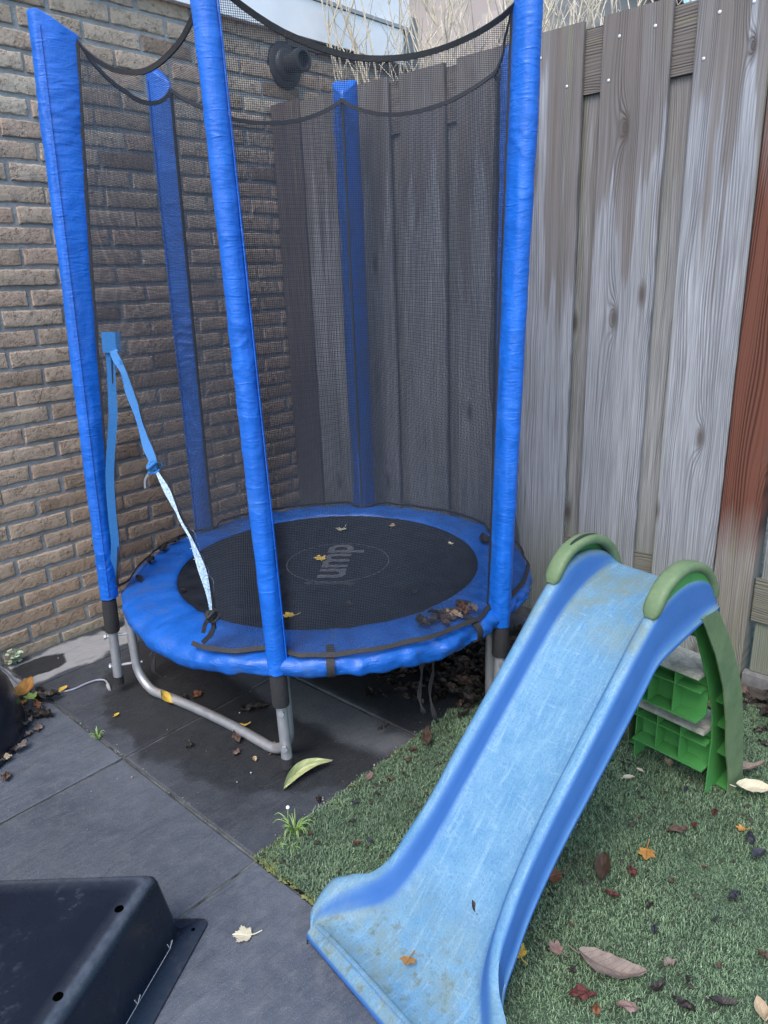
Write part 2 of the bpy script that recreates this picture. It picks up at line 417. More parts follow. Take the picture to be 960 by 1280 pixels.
M['white'] = plain('white_fascia', (0.80, 0.82, 0.86), 0.5, var=0.07, scale=6, bump=0.05)
M['grey_trim'] = plain('grey_trim', (0.33, 0.34, 0.36), 0.55, var=0.12, scale=10)
M['dark_brown'] = plain('dark_brown', (0.09, 0.075, 0.07), 0.8, var=0.3, scale=30)
M['flue'] = plain('flue_plastic', (0.028, 0.029, 0.032), 0.55, var=0.3, scale=30)
M['sleeve'] = m_blue_pvc('blue_sleeve', dirt=0.3, bumpk=0.55)
M['pad'] = m_blue_pvc('blue_pad', (0.006, 0.10, 0.44), dirt=0.9)
M['strap'] = plain('blue_webbing', (0.025, 0.16, 0.42), 0.7, var=0.18, scale=300, bump=0.4)
M['strap_frayed'] = plain('frayed_webbing', (0.30, 0.42, 0.56), 0.8, var=0.55, scale=200, bump=0.6)
M['hem'] = plain('black_hem', (0.016, 0.017, 0.02), 0.75, var=0.3, scale=150, bump=0.5)
M['foam'] = plain('black_foam', (0.022, 0.023, 0.026), 0.9, var=0.5, scale=240, bump=0.8)
M['net'] = m_net()
M['mat'] = plain('jump_mat_fabric', (0.008, 0.011, 0.017), 0.75, var=0.5, scale=18, bump=0.2, spec=0.2)
M['print'] = plain('faded_print', (0.085, 0.093, 0.105), 0.8, var=0.45, scale=120)
M['print_faint'] = plain('worn_print', (0.028, 0.03, 0.035), 0.8, var=0.6, scale=120)
g = NG('galvanised_steel'); p = g.pos(); n = g.noise(p, 45, 5, 0.65); n2 = g.noise(p, 12, 4)
c = g.mix(n, (0.30, 0.315, 0.34), (0.46, 0.48, 0.51)); c = g.mix(g.rng(n2, 0.62, 0.72, 0, 0.55), c, (0.16, 0.10, 0.065))
M['steel'] = g.set(color=c, rough=g.rng(n, 0.3, 0.7, 0.36, 0.55), metal=0.55, normal=g.bump(n, 0.1, 0.002))
M['slide'] = m_slide(); M['green_old'] = m_green('faded_green_plastic', 0.92); M['green_new'] = m_green('green_plastic', 0.15); M['tread'] = m_tread()
M['black'] = m_black_plastic()
M['slot_shade'] = plain('slot_shadow', (0.012, 0.022, 0.012), 0.9)
M['hole_shade'] = plain('hole_shade_black', (0.001, 0.001, 0.001), 0.95, spec=0.0)
M['blade'] = m_turf_blade()
M['turf_base'] = plain('turf_backing', (0.045, 0.075, 0.048), 0.95, var=0.5, scale=50, bump=0.5)
M['soil'] = plain('soil', (0.035, 0.03, 0.025), 0.95, var=0.6, scale=45, bump=0.9)
M['weed'] = plain('weed_green', (0.16, 0.27, 0.07), 0.6, var=0.4, scale=90)
M['weed_pale'] = plain('weed_pale', (0.36, 0.45, 0.33), 0.6, var=0.4, scale=120)
M['cable'] = plain('grey_cable', (0.26, 0.27, 0.33), 0.5, var=0.15)
M['twig'] = plain('bare_twig', (0.50, 0.45, 0.36), 0.85, var=0.35, scale=25)
M['screw'] = plain('screw_zinc', (0.62, 0.63, 0.66), 0.35, metal=0.5)
M['grit'] = plain('grit', (0.24, 0.24, 0.23), 0.9, var=0.9, scale=9)
M['moss'] = plain('olive_moss', (0.12, 0.14, 0.045), 0.95, var=0.6, scale=40)
M['crumbs'] = plain('moss_crumbs', (0.03, 0.03, 0.022), 0.95, var=0.8, scale=9)
LC = {
 'cream': ((0.40, 0.375, 0.27), (0.52, 0.49, 0.37), (0.66, 0.64, 0.5)),
 'limegreen': ((0.30, 0.35, 0.15), (0.40, 0.44, 0.235), (0.55, 0.57, 0.38)),
 'tan': ((0.33, 0.25, 0.16), (0.44, 0.36, 0.25), (0.25, 0.18, 0.11)),
 'yellow': ((0.50, 0.32, 0.035), (0.60, 0.44, 0.09), (0.58, 0.46, 0.16)),
 'orange': ((0.34, 0.16, 0.04), (0.44, 0.24, 0.07), (0.28, 0.12, 0.03)),
 'rust': ((0.13, 0.055, 0.028), (0.20, 0.09, 0.045), (0.11, 0.05, 0.03)),
 'red': ((0.06, 0.016, 0.016), (0.10, 0.028, 0.025), (0.04, 0.012, 0.012)),
 'pink': ((0.15, 0.10, 0.092), (0.22, 0.155, 0.14), (0.22, 0.12, 0.11)),
 'brown': ((0.055, 0.036, 0.028), (0.10, 0.068, 0.05), (0.045, 0.03, 0.022)),
 'dark': ((0.016, 0.014, 0.013), (0.038, 0.032, 0.028), (0.012, 0.010, 0.010)),
 'greybrown': ((0.14, 0.11, 0.095), (0.225, 0.185, 0.16), (0.11, 0.085, 0.07)),
 'slateblue': ((0.022, 0.026, 0.035), (0.045, 0.05, 0.065), (0.015, 0.017, 0.022)),
 'green': ((0.13, 0.25, 0.05), (0.22, 0.34, 0.09), (0.30, 0.40, 0.16)),
}
for k, (a, b, v) in LC.items(): M['leaf_' + k] = m_leaf('leaf_' + k, a, b, v, 0.45 if k in ('dark', 'slateblue') else 0.62)

# ------------------------------------------------------------------ ground
TS = 0.578; YJ = -0.206; XK = -1.371
TX0, TX1, TY1 = XK, -0.075, YJ - 2 * TS        # turf west edge, east edge, north edge
mb = MB(); tone = []
J = 0.0035
for i in range(-5, 4):
    for j in range(-6, 2):
        x0, x1 = XK + i * TS, XK + (i + 1) * TS
        y0, y1 = YJ - (j + 1) * TS, YJ - j * TS
        if i >= 0 and j >= 2: continue
        y1 = min(y1, 0.038); x1c = min(x1, 0.05)
        if y0 > 0.03 or x0 > 0.04: continue
        t = 0.5 + 0.5 * math.sin(i * 12.9 + j * 78.2)
        dz = 0.0012 * math.sin(i * 5.1 + j * 3.3)
        a0, a1, b0, b1 = x0 + J, x1c - J, y0 + J, y1 - J
        e = 0.004
        n0 = len(mb.v)
        vs = [(a0, b0, -0.03), (a1, b0, -0.03), (a1, b1, -0.03), (a0, b1, -0.03),
              (a0, b0, dz - 0.003), (a1, b0, dz - 0.003), (a1, b1, dz - 0.003), (a0, b1, dz - 0.003),
              (a0 + e, b0 + e, dz), (a1 - e, b0 + e, dz), (a1 - e, b1 - e, dz), (a0 + e, b1 - e, dz)]
        fs = [(0, 1, 5, 4), (1, 2, 6, 5), (2, 3, 7, 6), (3, 0, 4, 7), (4, 5, 9, 8), (5, 6, 10, 9), (6, 7, 11, 10), (7, 4, 8, 11), (8, 9, 10, 11)]
        mb.add(vs, fs); tone += [t] * 12
for i in range(-5, 0):                         # rows beside the turf, nearer the viewer
    for j in range(2, 9):
        x0, x1 = XK + i * TS, XK + (i + 1) * TS
        y0, y1 = YJ - (j + 1) * TS, YJ - j * TS
        t = 0.15 if (i, j) == (-1, 2) else 0.5 + 0.5 * math.sin(i * 12.9 + j * 78.2)
        a0, a1, b0, b1 = x0 + J, x1 - J, y0 + J, y1 - J; e = 0.004; dz = 0.0015 * math.sin(i + j * 2.2)
        vs = [(a0, b0, -0.03), (a1, b0, -0.03), (a1, b1, -0.03), (a0, b1, -0.03),
              (a0, b0, dz - 0.003), (a1, b0, dz - 0.003), (a1, b1, dz - 0.003), (a0, b1, dz - 0.003),
              (a0 + e, b0 + e, dz), (a1 - e, b0 + e, dz), (a1 - e, b1 - e, dz), (a0 + e, b1 - e, dz)]
        fs = [(0, 1, 5, 4), (1, 2, 6, 5), (2, 3, 7, 6), (3, 0, 4, 7), (4, 5, 9, 8), (5, 6, 10, 9), (6, 7, 11, 10), (7, 4, 8, 11), (8, 9, 10, 11)]
        mb.add(vs, fs); tone += [t] * 12
tag(mb.build('paving', M['paving'], attrs={'tone': tone}, smooth=False), kind='structure')
mb = MB(); mb.add([(-60, -60, -0.034), (60, -60, -0.034), (60, 60, -0.034), (-60, 60, -0.034)], [(0, 1, 2, 3)])
tag(mb.build('ground', M['joint'], smooth=False), kind='structure')
# joint filling just below the slab tops
mb = MB(); mb.add([(-4.3, -5.4, -0.0055), (XK, -5.4, -0.0055), (XK, TY1, -0.0055), (0.05, TY1, -0.0055), (0.05, 0.037, -0.0055), (-4.3, 0.037, -0.0055)], [(0, 1, 2, 3, 4, 5)])
tag(mb.build('paving_joints', M['joint'], smooth=False), kind='structure')
# turf bed, soil along the fence
rows = [[(lerp(TX0 + 0.004, TX1, i / 30), lerp(TY1 - 0.004, -4.5, j / 60), 0.002 + 0.004 * nz(i * 0.4, j * 0.4)) for i in range(31)] for j in range(61)]
mb = MB(); mb.grid(rows); tag(mb.build('turf_ground', M['turf_base']), kind='structure')
rows = [[(lerp(TX1, 0.06, i / 14), lerp(TY1, -4.5, j / 160), 0.006 + 0.012 * nz(i * 0.9, j * 0.5) + 0.006 * nz(i * 3, j * 3, 4)) for i in range(15)] for j in range(161)]
mb = MB(); mb.grid(rows); tag(mb.build('soil', M['soil']), kind='structure')

# turf blades
rs = np.random.default_rng(3)
def blades(n, x0, x1, y0, y1, hmin, hmax, wid, seedn, keep=None):
    P = np.stack([rs.uniform(x0, x1, n), rs.uniform(y0, y1, n)], 1)
    if keep is not None: P = P[keep(P)]
    n = len(P)
    a = rs.uniform(0, 2 * np.pi, n); h = rs.uniform(hmin, hmax, n)
    lean = rs.uniform(0.35, 1.5, n) * h
    d = np.stack([np.cos(a), np.sin(a)], 1); s = np.stack([-d[:, 1], d[:, 0]], 1)
    w = wid * rs.uniform(0.7, 1.3, n)[:, None] * 0.5
    b = np.zeros((n, 5, 3)); zb = 0.004
    b[:, 0, :2] = P - s * w; b[:, 1, :2] = P + s * w; b[:, 0:2, 2] = zb
    m = P + d * (lean * 0.35)[:, None]
    b[:, 2, :2] = m + s * w * 0.9; b[:, 3, :2] = m - s * w * 0.9; b[:, 2:4, 2] = (zb + h * 0.7)[:, None]
    t = P + d * lean[:, None]
    b[:, 4, :2] = t; b[:, 4, 2] = zb + h * rs.uniform(0.75, 1.05, n)
    pat = np.array([nz(x_ * 7, y_ * 7, 3.3) + 0.6 * nz(x_ * 21, y_ * 21, 1.1) for x_, y_ in P])
    tn = np.clip(rs.normal(0.52, 0.22, n) + 0.22 * pat, 0, 1)
    b[:, 2:, 2] *= np.clip(1 + 0.5 * pat, 0.35, 1.3)[:, None]
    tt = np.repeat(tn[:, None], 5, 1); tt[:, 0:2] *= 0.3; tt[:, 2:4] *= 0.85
    return b.reshape(-1, 3), tt.ravel(), n
V, T, n = blades(232000, TX0 - 0.010, TX1 + 0.03, -2.58, TY1 + 0.012, 0.004, 0.009, 0.0015, 1, keep=lambda P: np.array([(x_ > TX0 - 0.001 + 0.014 * nz(y_ * 30, 1.0)) and (y_ < TY1 + 0.002 + 0.014 * nz(x_ * 30, 5.0)) for x_, y_ in P]))
me = bpy.data.meshes.new('artificial_grass')
F = []
base = np.arange(n) * 5
q = np.stack([base, base + 1, base + 2, base + 3], 1); t3 = np.stack([base + 3, base + 2, base + 4], 1)
me.vertices.add(len(V)); me.vertices.foreach_set('co', V.astype(np.float32).ravel())
me.loops.add(n * 7); li = np.concatenate([q, t3], 1).ravel(); me.loops.foreach_set('vertex_index', li.astype(np.int32))
me.polygons.add(n * 2)
ls = np.stack([np.arange(n) * 7, np.arange(n) * 7 + 4], 1).ravel()
me.polygons.foreach_set('loop_start', ls.astype(np.int32))
me.update(calc_edges=True); me.validate()
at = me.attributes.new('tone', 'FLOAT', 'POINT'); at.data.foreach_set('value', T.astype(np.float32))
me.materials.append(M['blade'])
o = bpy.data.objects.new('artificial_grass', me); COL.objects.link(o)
tag(o, 'short green artificial grass mat beside the paving', 'artificial grass', kind='stuff')

# ------------------------------------------------------------------ brick wall of the outbuilding
WY = 0.03
bw = empty('brick_building', (-1.0, WY, 0), 'brown brick outbuilding wall with white fascia behind the trampoline', 'building')
mb = MB(); tn = []
BH, CH, BL = 0.0503, 0.06325, 0.200
for k in range(-2, 34):
    zb = 2.0113 - CH * k
    off = 0.0 if k % 2 else 0.106
    for n in range(-14, 12):
        x0 = -1.259 + off + 0.212 * n + rnd.uniform(-0.004, 0.004)
        if x0 < -3.4 or x0 > 1.0: continue
        L = BL + rnd.uniform(-0.005, 0.005); H = BH + rnd.uniform(-0.002, 0.002)
        z0 = zb + rnd.uniform(-0.0015, 0.0015)
        dep = rnd.uniform(-0.002, 0.0025)
        rot = rnd.uniform(-0.006, 0.006)
        nu, nv = 15, 7
        t = min(1, max(0, rnd.gauss(0.5, 0.27)))
        rows = []
        sd = rnd.uniform(0, 100)
        for j in range(nv):
            v = (0, 0.055, 0.13, 0.5, 0.87, 0.945, 1)[j]
            row = []
            for i in range(nu):
                u = (0, 0.014, 0.035, 0.12, 0.21, 0.3, 0.4, 0.5, 0.6, 0.7, 0.8, 0.88, 0.965, 0.986, 1)[i]
                edge = (i in (0, nu - 1)) or (j in (0, nv - 1))
                y = WY + dep + (0.0045 if edge else (0.0008 if (i in (1, nu - 2) or j in (1, nv - 2)) else 0.0)) + 0.0018 * nz(sd + u * 5, v * 3) + 0.0012 * nz(sd + u * 17, v * 5, 3)
                row.append((x0 + u * L + 0.0024 * nz(sd, u * 3, v * 5 + 7), y, z0 + v * H + rot * (u - 0.5) * L + (0.0026 * nz(sd + 3, u * 9, v * 2) + 0.0016 * nz(sd + 3, u * 23, v * 2))))
            rows.append(row)
        # side skirt going back into the mortar
        ring = [rows[0][i] for i in range(nu)] + [rows[j][nu - 1] for j in range(1, nv)] + [rows[nv - 1][i] for i in range(nu - 2, -1, -1)] + [rows[j][0] for j in range(nv - 2, 0, -1)]
        c0 = len(mb.v)
        mb.grid(rows)
        mb.grid([[(p[0], p[1] + 0.02, p[2]) for p in ring], ring], closed_u=True)
        tn += [t] * (len(mb.v) - c0)
mb.build('wall', M['brick'], bw, attrs={'tone': tn}, angle=38)
rows = [[(lerp(-3.5, 1.05, i / 90), WY + 0.0065 + 0.002 * nz(i * 0.7, j * 0.7), lerp(-0.03, 2.2, j / 45)) for i in range(91)] for j in range(46)]
mb = MB(); mb.grid(rows); mb.build('mortar', M['mortar'], bw)
mb = MB(); mb.box((-3.5, WY + 0.03, -0.03), (1.05, 1.6, 2.42)); mb.build('core', M['mortar'], bw, smooth=False)
mb = MB(); mb.box((-3.5, WY - 0.028, 2.185), (0.86, WY + 0.026, 2.325), 0.003); mb.build('fascia', M['white'], bw, smooth=False)
mb = MB(); mb.box((-3.5, WY - 0.034, 2.328), (0.92, WY + 0.026, 2.342), 0.002); mb.build('fascia_trim', M['grey_trim'], bw, smooth=False)
mb = MB(); mb.box((-3.5, WY - 0.018, 2.345), (0.92, WY + 0.026, 2.52), 0.003); mb.build('roof_edge', M['white'], bw, smooth=False)
mb = MB(); mb.box((0.15, WY - 0.012, 2.146), (1.0, WY + 0.026, 2.182), 0.003); mb.build('under_fascia_strip', M['dark_brown'], bw, smooth=False)  # dark brown strip just below the fascia

# flue terminal on the wall
fx, fz = 0.13, 2.072
fl = empty('flue_terminal', (fx, WY, fz), 'round black flue pipe with wall plate high on the bricks', 'flue')
def lathe_y(mb, prof, cx, cz, n=36, cap0=False, cap1=False):
    rows = [[(cx + r * math.cos(2 * math.pi * k / n), y, cz + r * math.sin(2 * math.pi * k / n)) for k in range(n)] for r, y in prof]
    return mb.grid(rows, closed_u=True, cap0=cap0, cap1=cap1)
mb = MB(); lathe_y(mb, [(0.086, WY + 0.003), (0.086, WY - 0.006), (0.080, WY - 0.012), (0.062, WY - 0.016), (0.058, WY - 0.024), (0.05, WY - 0.03)], fx, fz, cap1=True)
mb.build('wall_plate', M['flue'], fl)
mb = MB(); lathe_y(mb, [(0.036, WY - 0.02), (0.036, WY - 0.085), (0.043, WY - 0.088), (0.043, WY - 0.115), (0.037, WY - 0.118), (0.030, WY - 0.118), (0.028, WY - 0.09), (0.001, WY - 0.09)], fx, fz)
for k in range(10):
    a = k * math.pi / 5
mb.build('pipe', M['flue'], fl)

# ------------------------------------------------------------------ fence
FX = 0.035
fn = empty('board_fence', (FX, -0.95, 0), 'weathered grey wooden fence of overlapping vertical boards with posts', 'fence')
sdc = [0]
def plank(name, x0, x1, y0, y1, z0, z1, mat, parent=fn, ch=0.003, lean=0.0):
    sdc[0] += 1
    m = MB(); m.box((x0, y0, z0), (x1, y1, z1), ch)
    if lean:
        m.v = [(x, y + lean * (z - z0), z) for x, y, z in m.v]
    return m.build(name, mat, parent, smooth=False, attrs={'seed': [sdc[0] * 0.377] * len(m.v)})
ZT = 1.902
front = [(-0.345, -0.148), (-0.600, -0.402), (-0.848, -0.652), (-1.098, -0.902), (-1.345, -1.150), (-1.600, -1.404), (-1.852, -1.664)]
boards = []
for i, (a, b) in enumerate(front):
    boards.append(plank('board', FX, FX + 0.017, a, b, 0.045, ZT + rnd.uniform(-0.004, 0.004), M['board'], lean=rnd.uniform(-0.0015, 0.0015)))
for i, yc in enumerate([-0.374, -0.626, -0.875, -1.124, -1.375, -1.632]):
    plank('board', FX + 0.030, FX + 0.046, yc - 0.09, yc + 0.09, 0.045, 1.80, M['board_back_shaded'])
for a, b in ((1.722, 1.888), (0.215, 0.352)):
    plank('rail', FX + 0.0185, FX + 0.0285, -1.845, -0.15, a, b, M['rail'])
plank('post', FX - 0.006, FX + 0.068, -0.145, 0.022, -0.03, ZT + 0.01, M['post_dark'])
plank('post', FX - 0.004, FX + 0.085, -1.964, -1.856, -0.03, ZT + 0.03, M['post_red'])
# next panel
for a, b in ((-2.20, -2.01), (-2.46, -2.27), (-2.72, -2.53), (-2.98, -2.79)):
    plank('board', FX + 0.030, FX + 0.046, a - 0.03, b + 0.03, 0.045, ZT, M['board_back_shaded'])
for a, b in ((-2.44, -2.25), (-2.70, -2.51), (-2.96, -2.77)):
    plank('board', FX, FX + 0.017, a, b, 0.045, ZT, M['board'])
for a, b in ((1.722, 1.888), (0.215, 0.352)):
    plank('rail', FX + 0.0185, FX + 0.0285, -3.0, -1.967, a, b, M['rail'])
plank('gravel_board', FX + 0.004, FX + 0.04, -1.853, -0.148, -0.03, 0.042, M['concrete'])
plank('gravel_board', FX + 0.004, FX + 0.04, -3.0, -1.967, -0.03, 0.042, M['concrete'])
def screws(i, pts):
    for y, z in pts:
        m = MB(); n = 10
        rows = [[(FX - d, y + r * math.cos(2 * math.pi * k / n), z + r * math.sin(2 * math.pi * k / n)) for k in range(n)] for r, d in ((0.0042, -0.001), (0.0042, 0.0012), (0.002, 0.002))]
        m.grid(rows, closed_u=True, cap1=True); m.build('screw', M['screw'], boards[i])
screws(5, [(-1.455, 1.845), (-1.555, 1.848), (-1.43, 1.742)]); screws(6, [(-1.72, 1.842), (-1.80, 1.846), (-1.69, 1.745)]); screws(4, [(-1.21, 1.84), (-1.30, 1.75)])

# ------------------------------------------------------------------ trampoline
CX, CY = -0.61, -0.845
tr = empty('trampoline', (CX, CY, 0), 'small round trampoline with blue padded poles and black safety net in the corner', 'trampoline')
def pol(a, r, z=0.0): return Vector((CX + r * math.cos(R(a)), CY + r * math.sin(R(a)), z))
PZ = 0.355
# angle, bottom (x,y), top (x,y), flap bottom, flap top   order: left, front, right, rear right pair, back left
def pp(a, rb, rt, db=(0, 0), dt=(0, 0)):
    b = pol(a, rb); t = pol(a, rt); return (Vector((b.x + db[0], b.y + db[1], 0)), Vector((t.x + dt[0], t.y + dt[1], 0)))
POLES = [
 dict(a=147, p=pp(147, 0.705, 0.632), fb=0.017, ft=0.075),
 dict(a=212, p=pp(212, 0.635, 0.645, db=(0.016, -0.018)), fb=0.026, ft=0.028),
 dict(a=272, p=pp(272, 0.645, 0.645, dt=(0.038, -0.042)), fb=0.030, ft=0.034),
 dict(a=332, p=pp(332, 0.625, 0.63, db=(0.016, -0.018), dt=(0.018, -0.020)), fb=0.035, ft=0.035),
 dict(a=32, p=pp(32, 0.615, 0.61), fb=0.045, ft=0.05, tw=1.75),
 dict(a=95, p=pp(95, 0.645, 0.605), fb=0.048, ft=0.06, tw=1.2),
]
PT = 1.88
def paxis(d, z):
    b, t = d['p']; k = (z - 0.05) / (PT - 0.05); v = b.lerp(t, k); v.z = z; return v
def rad(d): return Vector((math.cos(R(d['a'])), math.sin(R(d['a'])), 0))
def flap(d, z): return lerp(d['fb'], d['ft'], max(0.0, (z - 0.3) / (PT - 0.3)) ** 1.5)
for pi, d in enumerate(POLES):
    m = MB(); m.tube([paxis(d, z) for z in (0.045, 0.4, 1.0, PT - 0.01)], 0.0145, 14)
    po = m.build('pole', M['steel'], tr)
    # sleeve
    rv = rad(d); tv = Vector((-rv.y, rv.x, 0))
    rows = []; NZ = 380; NT = 34
    z0 = 0.31 + (0.02 if pi == 0 else 0)
    for i in range(NZ + 1):
        v = i / NZ; z = lerp(z0, PT + 0.004, v)
        c = paxis(d, z); fw = flap(d, z)
        row = []
        hi = sstep(0.0, 1.0, v)
        for k in range(NT):
            th = 2 * math.pi * k / NT
            cr, sr = math.cos(th), math.sin(th)
            r0 = 0.0240
            # teardrop: the inner side runs out into the sewn flap
            x = r0 * cr if cr > 0 else (fw + 0.012) * cr
            y = (r0 * sr if cr > 0 else r0 * sr * (1 - 0.55 * (-cr) ** 1.5)) * d.get('tw', 1.0)
            wv = pi * 13.7
            cl = max(0.0, nz(wv, z * 3.3) * 1.6 - 0.15); amp = 0.0003 + 0.0042 * cl
            wr2 = nz(wv + cr * 0.9 + 5, sr * 0.9, z * 9 + cr * 2.2)
            c1 = max(0.0, 1 - abs(nz(wv + cr * 0.8, sr * 0.8, z * 34 + 1.5 * nz(cr + wv, sr, z * 5))) * 3.2)
            c2 = max(0.0, 1 - abs(nz(wv + x * 16 - z * 4.5, y * 9 + 3, z * 9 + x * 10)) * 4.0)
            dsp = 0.0030 * cl * c1 + 0.0024 * c2 * (0.3 + 0.7 * abs(nz(wv, cr, z * 2.3))) + 0.0012 * wr2 + 0.0018 * nz(cr * 1.6 + wv, sr * 1.6, z * 2.5)
            kk = 1 + dsp / 0.0255
            p = c + rv * (x * (kk if cr > 0 else 1)) + tv * (y * kk) + (tv * (dsp * 0.8 * (1 if sr > 0 else -1)) if cr < -0.2 and abs(sr) > 0.1 else Vector((0, 0, 0)))
            if cr < 0: p.z -= (0.05 * v ** 12) * (-cr)      # flap top slopes down to the net
            p.z += 0.003 * nz(k * 0.5 + wv, 0, 1) * (1 if i in (0, NZ) else 0)
            row.append(p)
        rows.append(row)
    # closed top
    top = [paxis(d, PT + 0.012).lerp(p, 0.45) for p in rows[-1]]
    rows.append(top)
    m = MB(); m.grid(rows, closed_u=True, cap1=True)
    m.build('pole_sleeve', M['sleeve'], po, angle=70)
    m = MB()
    for sg_ in ((1,) if pi else (1, -1)):
        ribbon(m, [paxis(d, z) + tv * (sg_ * (0.0262 * d.get('tw', 1.0) + 0.0008)) - rv * 0.002 for z in np.linspace(z0 + 0.01, PT - 0.03, 60)], 0.006, lambda q: tv * sg_, 0.0012)
    m.build('sleeve_seam', M['sleeve'], po)
    m = MB(); zz = [0.215, 0.22, 0.27, 0.325]
    m.tube([paxis(d, z) for z in zz], [0.0205, 0.022, 0.0225, 0.0215], 18)
    m.build('foam_sleeve', M['foam'], po)
# frame ring and legs
m = MB(); ring = [pol(k * 5, 0.60, 0.325) for k in range(72)]
n = 12
rows = [[p + (p - Vector((CX, CY, 0.325))).normalized() * math.cos(2 * math.pi * k / n) * 0.0145 + Vector((0, 0, 0.0145 * math.sin(2 * math.pi * k / n))) for k in range(n)] for p in ring]
m.grid(rows, closed_u=True, closed_v=True); m.build('frame_ring', M['steel'], tr)
def uleg(A, B, rb=0.085, bulge=0.03):
    """A, B: xy feet of the two uprights"""
    A = Vector((A.x, A.y, 0)); B = Vector((B.x, B.y, 0)); dr = (B - A).normalized()
    mid = (A + B) / 2; out = (mid - Vector((CX, CY, 0))).normalized()
    pts = []
    zt = 0.325; zf = 0.0145
    pts.append(A + Vector((0, 0, zt)))
    pts.append(A + Vector((0, 0, zf + rb)))
    for k in range(1, 9):
        a = k / 8 * math.pi / 2
        pts.append(A + dr * rb * (1 - math.cos(a)) + Vector((0, 0, zf + rb - rb * math.sin(a))))
    L = (B - A).length
    for k in range(1, 12):
        t = k / 12; s = lerp(rb, L - rb, t)
        pts.append(A + dr * s + out * bulge * 4 * t * (1 - t) + Vector((0, 0, zf)))
    for k in range(0, 9):
        a = (8 - k) / 8 * math.pi / 2
        pts.append(B - dr * rb * (1 - math.cos(a)) + Vector((0, 0, zf + rb - rb * math.sin(a))))
    pts.append(B + Vector((0, 0, zt)))
    m = MB(); m.tube(pts, 0.0142, 14)
    lg = m.build('leg_frame', M['steel'], tr)
    return lg
LA, LB = pol(147, 0.645), pol(213.5, 0.575)
l0 = uleg(LA, LB, 0.085, -0.012)
uleg(pol(274.5, 0.605), pol(331, 0.59)); uleg(pol(34, 0.58), pol(94, 0.60))
# clamps with bolts joining poles to legs, rubber end caps
for d, q in ((POLES[0], LA), (POLES[1], LB), (POLES[2], pol(274.5, 0.605))):
    p = paxis(d, 0.10); q = Vector((q.x, q.y, 0.10))
    for z in (0.095, 0.20):
        m = MB(); a = Vector((p.x, p.y, z)); b = Vector((q.x, q.y, z)); e = (a - b).normalized()
        side = e.cross(Vector((0, 0, 1)))
        m.tube([a + e * 0.021, b - e * 0.02], 0.0045, 8); m.tube([a + e * 0.0165, a + e * 0.023], 0.009, 6)
        m.build('bolt', M['steel'], tr)
    m = MB(); m.tube([paxis(d, 0.03), paxis(d, 0.058)], 0.0165, 14); m.build('rubber_foot', M['foam'], tr)
# mat
m = MB(); rows = []
for i in range(14):
    r = 0.001 + (0.505 - 0.001) * i / 13
    rows.append([pol(k * 5, r, 0.338 + 0.009 * (r / 0.5) ** 2) for k in range(72)])
m.grid(rows, closed_u=True)
jm = m.build('jump_mat', M['mat'], tr)
def matz(x, y): return 0.338 + 0.009 * (math.hypot(x - CX, y - CY) / 0.5) ** 2 + 0.0015
LCX, LCY = -0.575, -0.850
rows = [[(LCX + r * math.cos(R(k * 4)), LCY + r * math.sin(R(k * 4)), matz(LCX, LCY) + 0.001) for k in range(90)] for r in (0.1685, 0.1715)]
m = MB(); m.grid(rows, closed_u=True)
lg = m.build('printed_circle', M['print'], jm)
def text_mesh(body, size, x, y, ang, mat, z, align='LEFT'):
    cu = bpy.data.curves.new('t', 'FONT'); cu.body = body; cu.size = size; cu.resolution_u = 6; cu.offset = 0.004
    cu.space_character = 0.98
    o = bpy.data.objects.new('t', cu); COL.objects.link(o); bpy.context.view_layer.update()
    me = bpy.data.meshes.new_from_object(o.evaluated_get(bpy.context.evaluated_depsgraph_get()))
    bpy.data.objects.remove(o); bpy.data.curves.remove(cu)
    Mx = Matrix.Translation((x, y, z)) @ Matrix.Rotation(ang, 4, 'Z')
    vs = [Mx @ v.co for v in me.vertices]; fs = [tuple(p.vertices) for p in me.polygons]
    bpy.data.meshes.remove(me)
    m = MB(); m.add(vs, fs); return m
ang = R(37.3); tx = Vector((math.cos(ang), math.sin(ang))); ty = Vector((-tx.y, tx.x))
st = Vector((-0.668, -0.963))
text_mesh('ump', 0.175, st.x, st.y, ang, None, matz(LCX, LCY) + 0.0008).build('printed_word', M['print'], jm, smooth=False)
jst = st - tx * 0.052
text_mesh('j', 0.175, jst.x, jst.y, ang, None, matz(LCX, LCY) + 0.0006).build('printed_letter', M['print_faint'], jm, smooth=False)
